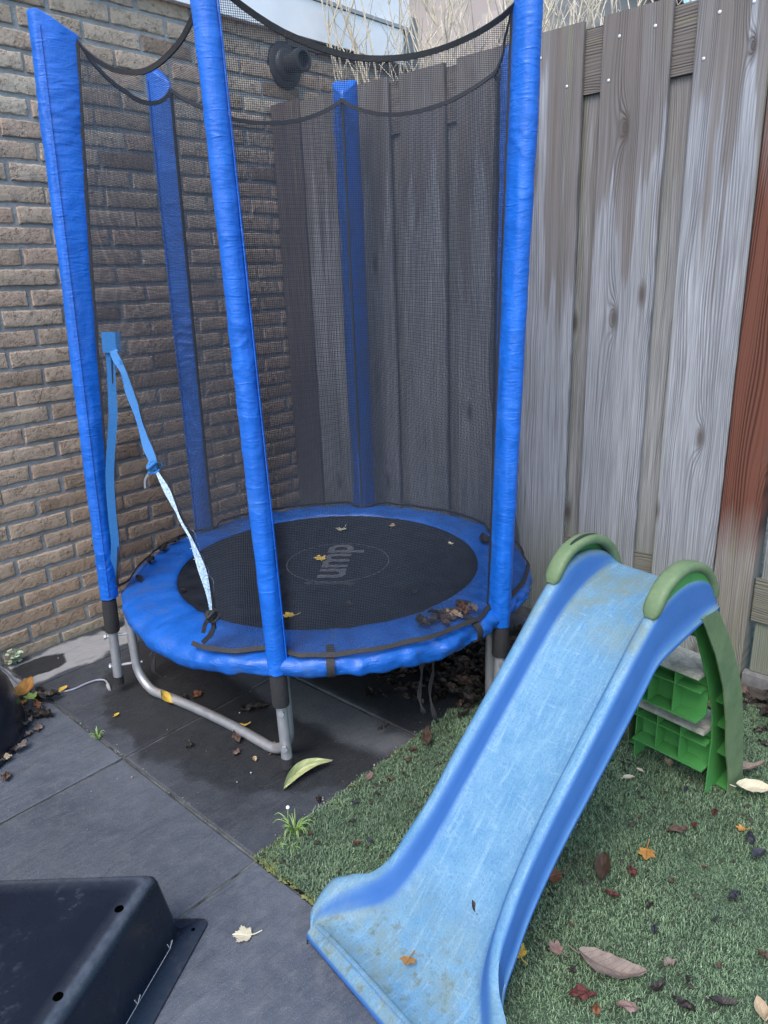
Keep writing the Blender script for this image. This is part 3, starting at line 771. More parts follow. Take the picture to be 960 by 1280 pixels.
# pad
prof = [(0.487, 0.3475), (0.490, 0.352), (0.500, 0.3545), (0.52, 0.356), (0.545, 0.356), (0.57, 0.355), (0.595, 0.353), (0.615, 0.3505), (0.630, 0.3475), (0.639, 0.344), (0.645, 0.3385), (0.6475, 0.332), (0.648, 0.325), (0.647, 0.318), (0.645, 0.311), (0.642, 0.305), (0.634, 0.303)]
rows = []
NA = 480
def ridge(x, y, z): return (1 - abs(nz(x, y, z)) * 2.0)
for i, (r, z) in enumerate(prof):
    row = []
    for k in range(NA):
        a = k * 360 / NA; ca, sa = math.cos(R(a)), math.sin(R(a))
        t = sstep(7, 12, i); mid = sstep(0, 3, i)
        lf = 0.3 + 0.7 * sstep(-0.9, 0.5, -math.cos(R(a - 150)))      # smoother by the entrance
        w1 = nz(ca * 3.1, sa * 3.1, 0.5); w2 = nz(ca * 10, sa * 10, i * 0.16 + 4); w3 = nz(ca * 27, sa * 27, i * 0.22 + 9)
        cr = ridge(ca * 7 + i * 0.05, sa * 7, i * 0.12 + 20) ** 3; cr2 = ridge(ca * 17, sa * 17, i * 0.25 + 31) ** 3
        zz = z + 0.005 * w1 * mid + 0.004 * w2 * mid + lf * mid * (0.0045 * cr + 0.0022 * cr2 + 0.0016 * w3) 
        rr = r + t * (0.012 * w2 + 0.007 * w3 + 0.009 * cr * lf + 0.005 * cr2) * (0.35 + 0.65 * lf)
        dr = sstep(4, 16, i) * (0.007 + 0.012 * (0.5 + 0.5 * nz(ca * 4.3, sa * 4.3, 7))) * (0.5 + 0.5 * math.sin(R(a) * 6 + 1.0))
        zz -= dr + 0.008 * t * sstep(11, 16, i) * nz(ca * 14, sa * 14, 2)
        for wa in (18, 64, 120, 176, 232, 258, 300, 338):
            dd = abs((a - wa + 180) % 360 - 180)
            if dd < 2.5: zz -= 0.0035 * (1 - dd / 2.5)
        rr += 0.006 * t * sstep(0.2, 1.0, math.cos(R(a - 165)))
        p = pol(a, min(rr, 0.665), zz); p.x = min(p.x, 0.026)
        row.append(p)
    rows.append(row)
m = MB(); m.grid(rows, closed_u=True)
pad = m.build('safety_pad', M['pad'], tr, angle=180)
def padz(r): return interp(r, [q[0] for q in prof[:10]], [q[1] for q in prof[:10]])

# net --------------------------------------------------------------
def hem_z(d): return {0: 1.825, 1: 1.795, 2: 1.79, 3: 1.81, 4: 1.815, 5: 1.815}[POLES.index(d)]
SAG = [0.108, 0.115, 0.07, 0.08, 0.085, 0.08]
def attach(d, z):
    p = paxis(d, z) - rad(d) * (flap(d, z) + 0.010); return p
def net_top(i, u):
    A, B = POLES[i], POLES[(i + 1) % 6]
    return lerp(hem_z(A), hem_z(B), u) - SAG[i] * (4 * u * (1 - u)) ** 0.85
def net_pt(i, u, z):
    A, B = POLES[i], POLES[(i + 1) % 6]
    c = attach(A, z).lerp(attach(B, z), u)
    a0, a1 = A['a'], B['a']
    if a1 < a0: a1 += 360
    q = pol(lerp(a0, a1, u), 0.628, z)
    w = (1 - sstep(0.30, 1.0, z)) * sstep(0, 0.12, min(u, 1 - u) if 0 <= u <= 1 else 0.0)
    p = c.lerp(q, w)
    ins = Vector((CX - p.x, CY - p.y, 0)).normalized()
    p = p + ins * (0.022 * math.sin(math.pi * min(1, max(0, u))) * (1 - w) + 0.007 * nz(i * 9 + u * 4, z * 3) + 0.003 * nz(i * 9 + u * 15, z * 5, 3))
    p.z = z
    return p
UL = ([0.37, 0.50, 0.70, 0.89, 1.06, 1.08], [0.015, 0.04, 0.065, 0.10, 0.12, 0.135])
UR = ([0.352, 0.40, 0.45, 0.50, 0.56, 0.63, 0.707, 0.785, 0.864, 0.967, 1.05, 1.08], [0.72, 0.79, 0.785, 0.775, 0.73, 0.665, 0.536, 0.397, 0.31, 0.235, 0.17, 0.135])
verts = []; faces = []; uvs = []
m = MB(); ZB = 0.352
for i in range(6):
    A, B = POLES[i], POLES[(i + 1) % 6]
    W = (attach(A, 1.0) - attach(B, 1.0)).length
    def strip(ua, ub, zlo, zhi, NU, NZ):
        rows = []
        for j in range(NZ + 1):
            row = []
            for k in range(NU + 1):
                z0_ = zlo; s = j / NZ
                u_guess = None
                z = lerp(zlo, zhi, s) if zhi is not None else None
                a, b = ua(z), ub(z); u = lerp(a, b, k / NU)
                row.append((u, z))
            rows.append(row)
        return rows
    if i == 0:
        parts = [strip(lambda z: 0.0, lambda z: interp(z, *UL), ZB, 1.08, 3, 50), strip(lambda z: interp(z, *UR), lambda z: 1.0, ZB, 1.08, 24, 50)]
    else:
        parts = [strip(lambda z: 0.0, lambda z: 1.0, ZB, 1.08, 30, 50)]
    up = []
    for j in range(41):
        row = []
        for k in range(31):
            u = k / 30; row.append((u, lerp(1.08, net_top(i, u), j / 40)))
        up.append(row)
    parts.append(up)
    for rows in parts:
        pr = [[net_pt(i, u, z) for u, z in row] for row in rows]
        if i in (0, 1, 2):      # the foot of the net runs out over the pad edge
            pr = [[(p + rad({'a': 180 / math.pi * math.atan2(p.y - CY, p.x - CX)}) * 0.012 * (1 - sstep(0.352, 0.40, p.z))) for p in row] for row in pr]
        m.grid(pr)
        uvs += [(u * W + i * 1.0, z * 1.0) for row in rows for u, z in row]
m.build('safety_net', M['net'], tr, uv=uvs)
def outw(p): return Vector((p.x - CX, p.y - CY, 0.0)) if abs(p.x - CX) + abs(p.y - CY) > 1e-6 else Vector((1, 0, 0))
m = MB()
for i in range(6):
    ribbon(m, [net_pt(i, u / 24, net_top(i, u / 24)) for u in range(25)], 0.012, outw, 0.0022)
m.build('net_top_hem', M['hem'], tr)
m = MB()
for i in range(6):
    us = [k / 24 for k in range(25)]
    if i == 0: us = [lerp(0.70, 1.0, k / 16) for k in range(17)]
    pts = []
    for u in us:
        p = net_pt(i, u, ZB + 0.006); p += outw(p).normalized() * (0.016 if i in (0, 1, 2) else 0.002)
        p.z += 0.006 * nz(u * 6, i * 3.0) + 0.004; p += outw(p).normalized() * 0.008 * nz(u * 9, i * 3.0 + 1)
        pts.append(p)
    ribbon(m, pts, [0.012 + 0.004 * nz(k * 0.7, i * 5.0) for k in range(len(pts))], lambda p: outw(p).normalized() + Vector((0, 0, 0.8)), 0.002)
m.build('net_bottom_hem', M['hem'], tr)
m = MB()
for i, d in enumerate(POLES):
    ribbon(m, [attach(d, z) for z in np.linspace(0.36, hem_z(d) - 0.005, 24)], 0.012, lambda p: outw(p).cross(Vector((0, 0, 1))), 0.004)
m.build('net_side_hem', M['hem'], tr)
# entrance straps
def onpanel(u, z, off=0.006):
    p = net_pt(0, u, z); return p + outw(p).normalized() * off
cam_dir = lambda p: Vector((-2.126 - p.x, -2.479 - p.y, 0.3))
m = MB(); a = onpanel(0.122, 1.123, 0.008); b = onpanel(0.122, 1.068, 0.008)
ribbon(m, [a, a.lerp(b, 0.33), a.lerp(b, 0.66), b], 0.048, cam_dir, 0.003); m.build('strap_tab', M['strap'], tr)
m = MB(); pts = smooth_path([onpanel(0.115, 1.075, 0.01), onpanel(0.105, 0.97, 0.010), onpanel(0.10, 0.89, 0.010), onpanel(0.082, 0.80, 0.012), onpanel(0.065, 0.71, 0.014), onpanel(0.05, 0.6, 0.016), onpanel(0.035, 0.50, 0.016), onpanel(0.012, 0.42, 0.016), onpanel(-0.005, 0.345, 0.016), onpanel(-0.03, 0.29, 0.012)], 6)
ribbon(m, pts, 0.023, cam_dir, 0.0018); m.build('entrance_strap', M['strap'], tr)
m = MB(); ribbon(m, [onpanel(interp(z, *UL) - 0.012, z, 0.004) for z in np.linspace(0.37, 1.06, 20)], 0.012, outw, 0.002)
ribbon(m, [onpanel(interp(z, *UR), z, 0.003) for z in np.linspace(0.362, 1.07, 30)], 0.012, outw, 0.002); m.build('opening_hem', M['hem'], tr)
m = MB(); pts = smooth_path([onpanel(0.14, 1.075, 0.012), onpanel(0.195, 1.02, 0.012), onpanel(0.232, 0.967, 0.012), onpanel(0.309, 0.864, 0.012), onpanel(0.392, 0.788, 0.012)], 8)
ribbon(m, pts, [0.020 + 0.006 * math.sin(k * 0.5) for k in range(len(pts))], cam_dir, 0.0016); m.build('entrance_strap', M['strap'], tr)
def knot(c, r, mat, sd):
    m = MB(); rows = []
    for i in range(11):
        ph = math.pi * i / 10; row = []
        for k in range(16):
            th = 2 * math.pi * k / 16
            q = Vector((math.sin(ph) * math.cos(th), math.sin(ph) * math.sin(th), math.cos(ph)))
            row.append(c + q * r * (1 + 0.45 * nz(q.x * 2.2 + sd, q.y * 2.2, q.z * 2.2)))
        rows.append(row)
    m.grid(rows, closed_u=True)
    a = c + Vector((0.2, 0, 0.1)) * r
    for s in (-1, 1):
        m.tube(smooth_path([c + Vector((s * 0.5, 0, 0.9)) * r, c + Vector((s * 1.3, -0.6, 0.1)) * r, c + Vector((0, -0.9, -0.8 * s)) * r, c + Vector((-s * 0.8, 0.3, -0.9)) * r], 5), r * 0.28, 8)
    return m.build('strap_knot', mat, tr)
k1 = onpanel(0.393, 0.778, 0.014); knot(k1, 0.016, M['strap'], 1.0)
m = MB(); ribbon(m, smooth_path([k1 + Vector((0, 0.005, -0.005)), k1 + Vector((-0.012, 0.028, -0.035)), k1 + Vector((-0.012, 0.036, -0.062))], 4), 0.005, cam_dir, 0.0015); m.build('strap_tail', M['grey_trim'], tr)
m = MB()
for s in range(5):
    o_ = (s - 2) * 0.0045
    pts = smooth_path([onpanel(0.405, 0.770, 0.010), onpanel(0.50 + o_, 0.725 + 0.5 * o_, 0.010), onpanel(0.60 + o_ * 2.0, 0.668, 0.009 + o_), onpanel(0.668 + o_ * 2.4, 0.628, 0.009 + o_), onpanel(0.735 + o_ * 1.6, 0.56, 0.010), onpanel(0.773 + o_ * 0.5, 0.494, 0.010), onpanel(0.785, 0.452, 0.010)], 7)
    ribbon(m, pts, 0.0058, cam_dir, 0.0012)
for s in range(5):
    a = onpanel(0.63 + 0.022 * s, 0.65 - 0.024 * s, 0.010)
    m.tube(smooth_path([a, a + Vector((0.008, -0.010, -0.004)), a + Vector((0.014 + 0.003 * s, -0.022, -0.014 - 0.004 * s)), a + Vector((0.015, -0.026 - 0.003 * s, -0.03 - 0.006 * s))], 5), 0.0009, 5)
m.build('entrance_strap', M['strap_frayed'], tr)
k2 = onpanel(0.786, 0.446, 0.010); knot(k2, 0.015, M['hem'], 4.0)
m = MB(); ribbon(m, smooth_path([k2, k2 + Vector((-0.012, 0.012, -0.022)), k2 + Vector((-0.02, 0.015, -0.046))], 4), 0.010, cam_dir, 0.002); m.build('strap_tail', M['hem'], tr)
z1 = onpanel(0.178, 1.05, 0.01)
m = MB(); ribbon(m, [z1, z1 + Vector((0, -0.002, -0.02)), z1 + Vector((0.0, -0.008, -0.05)), z1 + Vector((0, -0.012, -0.088))], [0.006, 0.015, 0.016, 0.006], cam_dir, 0.0015); m.build('zip_pull', M['strap'], tr)
# bands over the pad skirt, cords hanging below
for a in (226, 263):
    m = MB(); pts = [pol(a, 0.60, 0.364), pol(a, 0.632, 0.356), pol(a, 0.655, 0.343), pol(a, 0.661, 0.325), pol(a, 0.655, 0.307), pol(a, 0.630, 0.297)]
    ribbon(m, smooth_path(pts, 4), 0.020, lambda p: outw(p).normalized() + Vector((0, 0, 1.2 * sstep(0.30, 0.37, p.z))), 0.002)
    m.build('pad_band', M['hem'], tr)
def cord(a, r, dx):
    m = MB()
    for s in (0, 1):
        p = pol(a + s * 3.5, r, 0.30)
        pts = smooth_path([p, p + Vector((0.004, 0.002, -0.07)), p + Vector((0.010 * dx, 0.004 * s, -0.13)), p + Vector((-0.006, 0.008 * dx, -0.17 - 0.03 * s)), p + Vector((0.004 + 0.01 * s, 0.0, -0.19 - 0.045 * s))], 5)
        ribbon(m, pts, [0.009 + 0.005 * math.sin(k * 0.9 + s) for k in range(len(pts))], lambda q: Vector((-1 + math.sin(q.z * 40), -1, 0.2)), 0.0012)
    m.build('hanging_cord', M['hem'], tr)
cord(151, 0.585, 1); cord(249, 0.60, -1)

# ------------------------------------------------------------------ slide
SA = R(-8.5); SO = Vector((-1.44, -1.595, 0)); SD = Vector((math.cos(SA), math.sin(SA), 0)); STT = Vector((SD.y, -SD.x, 0))
def sp(s, t, z): return SO + SD * s + STT * t + Vector((0, 0, z))
sl = empty('toddler_slide', tuple(sp(0.5, 0.225, 0)), 'faded blue plastic toddler slide with green handles and ladder on the turf', 'slide', rz=SA)
TC = 0.225
# s, floor z, floor half, inner rail half, rail top z, outer half, bottom half, bottom z
ST = [
 (0.006, 0.030, 0.195, 0.200, 0.034, 0.206, 0.211, 0.004),
 (0.020, 0.036, 0.204, 0.212, 0.050, 0.224, 0.230, 0.001),
 (0.042, 0.034, 0.194, 0.208, 0.066, 0.231, 0.238, 0.001),
 (0.064, 0.034, 0.180, 0.199, 0.080, 0.234, 0.242, 0.002),
 (0.085, 0.039, 0.164, 0.186, 0.091, 0.232, 0.243, 0.006),
 (0.110, 0.050, 0.144, 0.162, 0.103, 0.206, 0.218, 0.014),
 (0.132, 0.067, 0.124, 0.138, 0.119, 0.170, 0.180, 0.034),
 (0.160, 0.095, 0.108, 0.119, 0.151, 0.146, 0.155, 0.064),
 (0.200, 0.138, 0.098, 0.107, 0.199, 0.136, 0.145, 0.105),
 (0.250, 0.192, 0.091, 0.100, 0.252, 0.128, 0.136, 0.158),
 (0.327, 0.275, 0.087, 0.096, 0.335, 0.126, 0.134, 0.243),
 (0.416, 0.364, 0.086, 0.095, 0.424, 0.126, 0.134, 0.325),
 (0.509, 0.456, 0.086, 0.095, 0.517, 0.126, 0.134, 0.410),
 (0.569, 0.512, 0.086, 0.095, 0.578, 0.127, 0.135, 0.470),
 (0.604, 0.539, 0.086, 0.095, 0.610, 0.127, 0.136, 0.508),
 (0.635, 0.556, 0.087, 0.096, 0.632, 0.127, 0.136, 0.520),
 (0.670, 0.571, 0.088, 0.098, 0.646, 0.127, 0.136, 0.527),
 (0.710, 0.584, 0.089, 0.100, 0.651, 0.127, 0.136, 0.535),
 (0.750, 0.593, 0.090, 0.101, 0.647, 0.127, 0.136, 0.543),
 (0.790, 0.598, 0.091, 0.102, 0.633, 0.127, 0.136, 0.551),
 (0.820, 0.598, 0.092, 0.103, 0.612, 0.127, 0.136, 0.556),
 (0.838, 0.590, 0.092, 0.103, 0.592, 0.125, 0.134, 0.558),
 (0.846, 0.575, 0.091, 0.102, 0.574, 0.123, 0.132, 0.559),
]
A_ = np.array(ST); ss = A_[:, 0]
# resample smoothly
def cub(x, col):
    i = int(np.clip(np.searchsorted(ss, x) - 1, 0, len(ss) - 2)); y = A_[:, col]
    def sl_(j):
        if j <= 0 or j >= len(ss) - 1: return (y[min(j + 1, len(ss) - 1)] - y[max(j - 1, 0)]) / (ss[min(j + 1, len(ss) - 1)] - ss[max(j - 1, 0)])
        return (y[j + 1] - y[j - 1]) / (ss[j + 1] - ss[j - 1])
    h = ss[i + 1] - ss[i]; t = (x - ss[i]) / h
    return float((2 * t**3 - 3 * t**2 + 1) * y[i] + (t**3 - 2 * t**2 + t) * h * sl_(i) + (-2 * t**3 + 3 * t**2) * y[i + 1] + (t**3 - t**2) * h * sl_(i + 1))
def section(s):
    zf, fh, ih, zr, oh, bh, zb = [cub(s, c) for c in range(1, 8)]
    half = []
    d = zr - zf
    half.append((0.0, zf - 0.0015)); half.append((fh * 0.35, zf - 0.001)); half.append((fh * 0.7, zf)); half.append((fh * 0.9, zf + 0.0008))
    half.append((fh, zf + 0.07 * d)); half.append((lerp(fh, ih, 0.45), zf + 0.24 * d)); half.append((lerp(fh, ih, 0.8), zf + 0.60 * d))
    half.append((lerp(ih, oh, 0.06), zf + 0.82 * d)); half.append((lerp(ih, oh, 0.20), zf + 0.94 * d)); half.append((lerp(ih, oh, 0.35), zr)); half.append((lerp(ih, oh, 0.68), zr))
    half.append((lerp(ih, oh, 0.92), zr - 0.06 * d)); half.append((oh, lerp(zr, zb, 0.16))); half.append((lerp(oh, bh, 0.45), lerp(zr, zb, 0.6)))
    half.append((lerp(oh, bh, 0.6), lerp(zr, zb, 0.88))); half.append((bh - 0.0005, lerp(zr, zb, 0.90))); half.append((bh + 0.001, lerp(zr, zb, 0.97))); half.append((bh - 0.001, zb)); half.append((bh - 0.006, zb + 0.001))
    return half
xs = sorted(set(list(np.linspace(0.006, 0.846, 96)) + list(np.linspace(0.006, 0.2, 40))))
rows = []
for s in xs:
    h = section(s)
    row = [sp(s, TC - a, b) for a, b in reversed(h[1:])] + [sp(s, TC + a, b) for a, b in h]
    rows.append(row)
# front lip: rolled edge down to the ground
h0 = section(0.006)
def lip(ds, dz, k):
    return [sp(0.006 + ds, TC - a * k, max(0.001, b + dz)) for a, b in reversed(h0[1:])] + [sp(0.006 + ds, TC + a * k, max(0.001, b + dz)) for a, b in h0]
pre = [lip(0.004, -0.040, 1.0), lip(-0.006, -0.028, 1.0), lip(-0.0095, -0.014, 1.0), lip(-0.007, -0.004, 1.0)]
# raised bead near the front edge
def bead(p, s):
    return p
rows2 = pre + rows
# back edge: turn down
hb = section(0.846)
def endr(ds, dz):
    return [sp(0.846 + ds, TC - a, b + dz) for a, b in reversed(hb[1:])] + [sp(0.846 + ds, TC + a, b + dz) for a, b in hb]
rows2 = rows2 + [endr(0.003, -0.006), endr(0.001, -0.03)]
m = MB(); m.grid(rows2)
# top bead across the lip
chute = m.build('chute', M['slide'], sl, angle=75)
m = MB()
pts = [sp(0.022 - 0.004 * (2 * k / 20 - 1) ** 4 , TC + (k / 20 - 0.5) * 0.40, 0.0365) for k in range(21)]
m.tube(pts, 0.0055, 8, ry=0.004); m.build('lip_ridge', M['slide'], chute)
# handles
HP = [(0.600, 0.612), (0.616, 0.640), (0.640, 0.664), (0.668, 0.678), (0.705, 0.684), (0.745, 0.679), (0.785, 0.662), (0.815, 0.635), (0.836, 0.600), (0.842, 0.575)]
def handle(sgn):
    path = smooth_path([Vector((a, 0, b)) for a, b in HP], 5)
    tc = TC + sgn * 0.114
    def band(i0, i1, w0, w1, tk=0.012):
        rows = []
        for i in range(i0, i1 + 1):
            p = path[i]; t = (path[min(i + 1, len(path) - 1)] - path[max(i - 1, 0)]).normalized(); nrm = Vector((-t.z, 0, t.x))
            prof = []
            wm = (w0 + w1) / 2; e_ = min(1.0, (min(i - i0, i1 - i) + 0.25) / 4.0); e_ = math.sqrt(max(0.0, 1 - (1 - e_) ** 2)); hw = (w1 - w0) / 2 * (0.35 + 0.65 * e_); tk = 0.0105 * (0.35 + 0.65 * e_)
            for k in range(14):
                th = 2 * math.pi * k / 14; c_, s_ = math.cos(th), math.sin(th)
                a = wm + hw * math.copysign(abs(c_) ** 0.55, c_); b = tk * math.copysign(abs(s_) ** 0.7, s_)
                q = p + nrm * (b - 0.004)
                prof.append(sp(q.x, tc + a, q.z))
            rows.append(prof)
        m.grid(rows, closed_u=True, cap0=True, cap1=True)
    m = MB(); n = len(path) - 1
    band(0, n, -0.0180, 0.0180)
    hd = m.build('handle', M['green_old'], sl, angle=50)
    if sgn < 0:
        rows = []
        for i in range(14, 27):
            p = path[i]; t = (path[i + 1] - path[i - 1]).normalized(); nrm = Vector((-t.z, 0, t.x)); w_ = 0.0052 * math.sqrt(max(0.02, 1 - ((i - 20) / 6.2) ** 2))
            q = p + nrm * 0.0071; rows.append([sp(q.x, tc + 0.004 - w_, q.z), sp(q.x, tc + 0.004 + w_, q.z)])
        m = MB(); m.grid(rows); m.build('grip_slot_shade', M['slot_shade'], hd)  # dark strip on the grip surface, shade of the slot set as colour
    m = MB()   # inner web under the grip
    rows = [[sp(path[i].x, tc + a, path[i].z - 0.006 - dz) for a, dz in ((0.010 * sgn, 0.0), (0.010 * sgn, 0.035 * math.sin(math.pi * min(1, (i / n))) + 0.002))] for i in range(n + 1)]
    m.grid(rows); m.build('handle_web', M['green_new'], hd)
    return hd
handle(-1); handle(1)
# ladder
lad = []
FE = ([0.0, 0.045, 0.084, 0.14, 0.232, 0.342, 0.443, 0.538, 0.56], [0.998, 0.996, 0.985, 0.962, 0.942, 0.905, 0.850, 0.783, 0.765])
BE = ([0.0, 0.19, 0.296, 0.362, 0.458, 0.547, 0.575], [1.080, 1.036, 1.003, 0.971, 0.911, 0.842, 0.815])
FI = ([0.0, 0.157, 0.236, 0.348, 0.489, 0.56], [0.965, 0.966, 0.953, 0.905, 0.828, 0.785])
zs = np.linspace(0.0, 0.56, 30)
def sheet(m, f0, f1, t, th):
    """vertical plate between curves f0(z), f1(z) at t with thickness th"""
    o1 = [sp(interp(z, *f0), t, z) for z in zs]; o2 = [sp(interp(z, *f1), t, z) for z in zs]
    i1 = [sp(interp(z, *f0), t + th, z) for z in zs]; i2 = [sp(interp(z, *f1), t + th, z) for z in zs]
    m.grid([[a, b, c, d] for a, b, c, d in zip(o1, o2, i2, i1)], closed_u=True, cap0=True, cap1=True)
for sg in (-1, 1):
    to, ti = TC + sg * 0.137, TC + sg * 0.096
    m = MB(); sheet(m, FE, BE, to, -0.003 * sg)
    lg = m.build('ladder_leg', M['green_old'], sl, smooth=False)
    m = MB(); sheet(m, FI, BE, ti, 0.003 * sg)
    # rear web
    rows = []
    for z in zs:
        sB = interp(z, *BE); rows.append([sp(sB, ti, z), sp(sB, to, z), sp(sB - 0.004, to - 0.003 * sg, z), sp(sB - 0.004, ti, z)])
    m.grid(rows, closed_u=True, cap0=True, cap1=True)
    # floor and ribs of the channel
    def rib(z, deep, th=0.003):
        s0 = interp(z, *FE) + deep; s1 = interp(z, *BE) - 0.004
        a = [sp(s0 + 0.02, ti, z), sp(s0, to - 0.0035 * sg, z + 0.012), sp(s1, to - 0.0035 * sg, z + 0.03), sp(s1, ti, z + 0.02)]
        m.add(a + [p + Vector((0, 0, th)) for p in a], [(0, 1, 2, 3), (7, 6, 5, 4), (0, 4, 5, 1), (1, 5, 6, 2), (2, 6, 7, 3), (3, 7, 4, 0)])
    for z, dp in ((0.004, 0.0), (0.105, 0.006), (0.19, 0.012), (0.265, 0.012)): rib(z, dp)
    m.build('leg_channel', M['green_new'], lg, smooth=False)
t0, t1 = TC - 0.0925, TC + 0.0925
def step(zt, sf, depth, hgt):
    m = MB()
    sb = sf + depth
    # tread plate
    pts = [(sf - 0.004, zt - 0.008), (sf, zt - 0.001), (sf + 0.006, zt + 0.001), (sb - 0.01, zt + 0.001), (sb, zt - 0.004), (sb, zt - 0.010)]
    rows = [[sp(a, t, b) for a, b in pts] for t in (t0, t1)]
    m.grid(rows, closed_u=True, cap0=True, cap1=True)
    tr_ = m.build('step', M['tread'], sl, smooth=False)
    m = MB()
    # back plate and cells
    def plate(s0, s1, ta, tb, z0, z1):
        v = [sp(s0, ta, z0), sp(s1, ta, z0), sp(s1, tb, z0), sp(s0, tb, z0), sp(s0, ta, z1), sp(s1, ta, z1), sp(s1, tb, z1), sp(s0, tb, z1)]
        m.add(v, [(3, 2, 1, 0), (4, 5, 6, 7), (0, 1, 5, 4), (1, 2, 6, 5), (2, 3, 7, 6), (3, 0, 4, 7)])
    sbk = sf + 0.052
    plate(sbk, sbk + 0.004, t0, t1, zt - hgt, zt - 0.009)
    for k in range(1, 3):
        tt = lerp(t0, t1, k / 3); plate(sf + 0.010, sbk - 0.0005, tt - 0.0015, tt + 0.0015, zt - hgt + 0.004, zt - 0.0095)
    plate(sf + 0.012, sbk - 0.0005, t0, t1, zt - hgt * 0.40, zt - hgt * 0.40 + 0.003)
    plate(sf + 0.006, sbk - 0.0005, t0, t1, zt - hgt, zt - hgt + 0.0035)
    m.build('step_cells', M['green_new'], tr_, smooth=False)
step(0.362, 0.880, 0.105, 0.125); step(0.190, 0.936, 0.105, 0.115)
# cross plate under the platform
m = MB()
rows = [[sp(0.80, t, z) for z in (0.45, 0.556)] for t in (t0, t1)]
rows = [[sp(0.79, t, 0.556), sp(0.835, t, 0.556), sp(0.865, t, 0.47), sp(0.855, t, 0.468)] for t in (t0, t1)]
m.grid(rows, closed_u=True, cap0=True, cap1=True); m.build('ladder_top', M['green_new'], sl, smooth=False)

# ------------------------------------------------------------------ black plastic tub, upside down
tb = empty('plastic_tub', (-1.85, -1.40, 0), 'black plastic tub lying upside down with two holes along its ridge', 'tub')
U = Vector((-0.880, -0.475, 0)); Nn = Vector((-0.475, 0.880, 0))     # along the long side, inward
F1 = Vector((-1.539, -1.421, 0))
HT = 0.172
def tp(a, b, z): return F1 + U * a + Nn * b + Vector((0, 0, z))
LU, LN = 0.95, 0.72
# profile from the flange inwards (offset, z)
prof_t = [(0.000, 0.000), (0.000, 0.006), (0.003, 0.008), (0.034, 0.008), (0.038, 0.010), (0.041, 0.02), (0.050, 0.10), (0.0555, HT - 0.020), (0.058, HT - 0.010), (0.0635, HT - 0.003), (0.072, HT + 0.0005), (0.080, HT + 0.0008), (0.10, HT), (0.2, HT - 0.004)]
highlight_w = [0, 0.5, 0.3, 0, 0, 0, 0, 0.0, 0.2, 1, 1, 0.3, 0.0, 0]
rows = []; ed = []
def rrect(off, n=7, back=False):
    """rounded rectangle in (a,b), inset by off"""
    r = max(0.010, 0.015 + 0.12 * max(0, min(off, 0.09) - 0.03))
    a0, a1, b0, b1 = off, LU - off, off, LN - off
    if off > 0.036: a0 = off * 0.9 + (off - 0.036) * 0.15
    out = []
    for (cx, cy, s) in ((a0 + r, b0 + r, 180), (a1 - r, b0 + r, 270), (a1 - r, b1 - r, 0), (a0 + r, b1 - r, 90)):
        for k in range(n + 1):
            an = R(s + 90 * k / n); a_, b_ = cx + r * math.cos(an), cy + r * math.sin(an)
            if a_ < LU / 2: a_ += 0.22 * max(0.0, b_ - 0.05)
            out.append((a_, b_))
    return out
for (off, z), e in zip(prof_t, highlight_w):
    rr = rrect(off); rows.append([tp(a, b, z - (0.012 * sstep(0.25, 0.45, b) * sstep(0.03, HT, z) if z > 0.05 else 0)) for a, b in rr]); ed += [e] * len(rr)
m = MB(); m.grid(rows, closed_u=True, cap1=True)
m.build('shell', M['black'], tb, attrs={'edge': ed}, angle=50)
def hole_shade(a, b, z, r, nrm, parent):
    c = tp(a, b, z); nrm = nrm.normalized(); x = nrm.cross(Vector((0, 1, 0))).normalized(); y = nrm.cross(x)
    m = MB(); n = 18
    m.grid([[c + (x * math.cos(2 * math.pi * k / n) + y * math.sin(2 * math.pi * k / n)) * rr_ + nrm * d for k in range(n)] for rr_, d in ((r, 0.0), (r * 0.9, 0.0003), (r * 0.5, 0.0003))], closed_u=True, cap1=True)
    m.build('hole_shade', M['hole_shade'], parent)  # flat black disc, the shade inside an opening set as colour
nn = (-Nn * 0.55 + Vector((0, 0, 1)))
hole_shade(0.150, 0.0825, HT + 0.0009, 0.0082, Vector((0, 0, 1)), tb); hole_shade(0.320, 0.0825, HT + 0.0009, 0.0082, Vector((0, 0, 1)), tb)
hole_shade(0.030, 0.020, 0.0082, 0.004, Vector((0, 0, 1)), tb)
# raised scores on the side
m = MB()
for a in (0.085, 0.20):
    for (p, q) in (((a, 0.0405, 0.016), (a - 0.012, 0.0412, 0.024)), ((a, 0.0405, 0.016), (a + 0.004, 0.042, 0.030))):
        m.tube([tp(*p) - Nn * 0.001, tp(*q) - Nn * 0.001], 0.0009, 6)
m.tube([tp(0.085, 0.0398, 0.0155), tp(0.5, 0.0398, 0.0155)], 0.0008, 6)
m.build('score_line', M['grey_trim'], tb)

# second black tub by the wall
pt = empty('plastic_pot', (-1.86, -0.30, 0), 'black rounded plastic pot at the left edge beside the brick wall', 'pot')
m = MB(); n = 64
prof_p = [(0.335, 0.0), (0.345, 0.004), (0.345, 0.02), (0.340, 0.06), (0.326, 0.13), (0.300, 0.175), (0.25, 0.20), (0.15, 0.212), (0.001, 0.215)]
PCX, PCY = -1.795, -0.278
m.grid([[(PCX + r * math.cos(2 * math.pi * k / n), PCY + r * 0.95 * math.sin(2 * math.pi * k / n), z) for k in range(n)] for r, z in prof_p], closed_u=True)
m.build('body', M['black'], pt, attrs={'edge': [0.0] * len(m.v)}, angle=60)
m = MB(); m.grid([[(PCX + r * math.cos(2 * math.pi * k / n), PCY + r * 0.95 * math.sin(2 * math.pi * k / n), z) for k in range(n)] for r, z in ((0.346, 0.006), (0.352, 0.008), (0.352, 0.016), (0.345, 0.02))], closed_u=True)
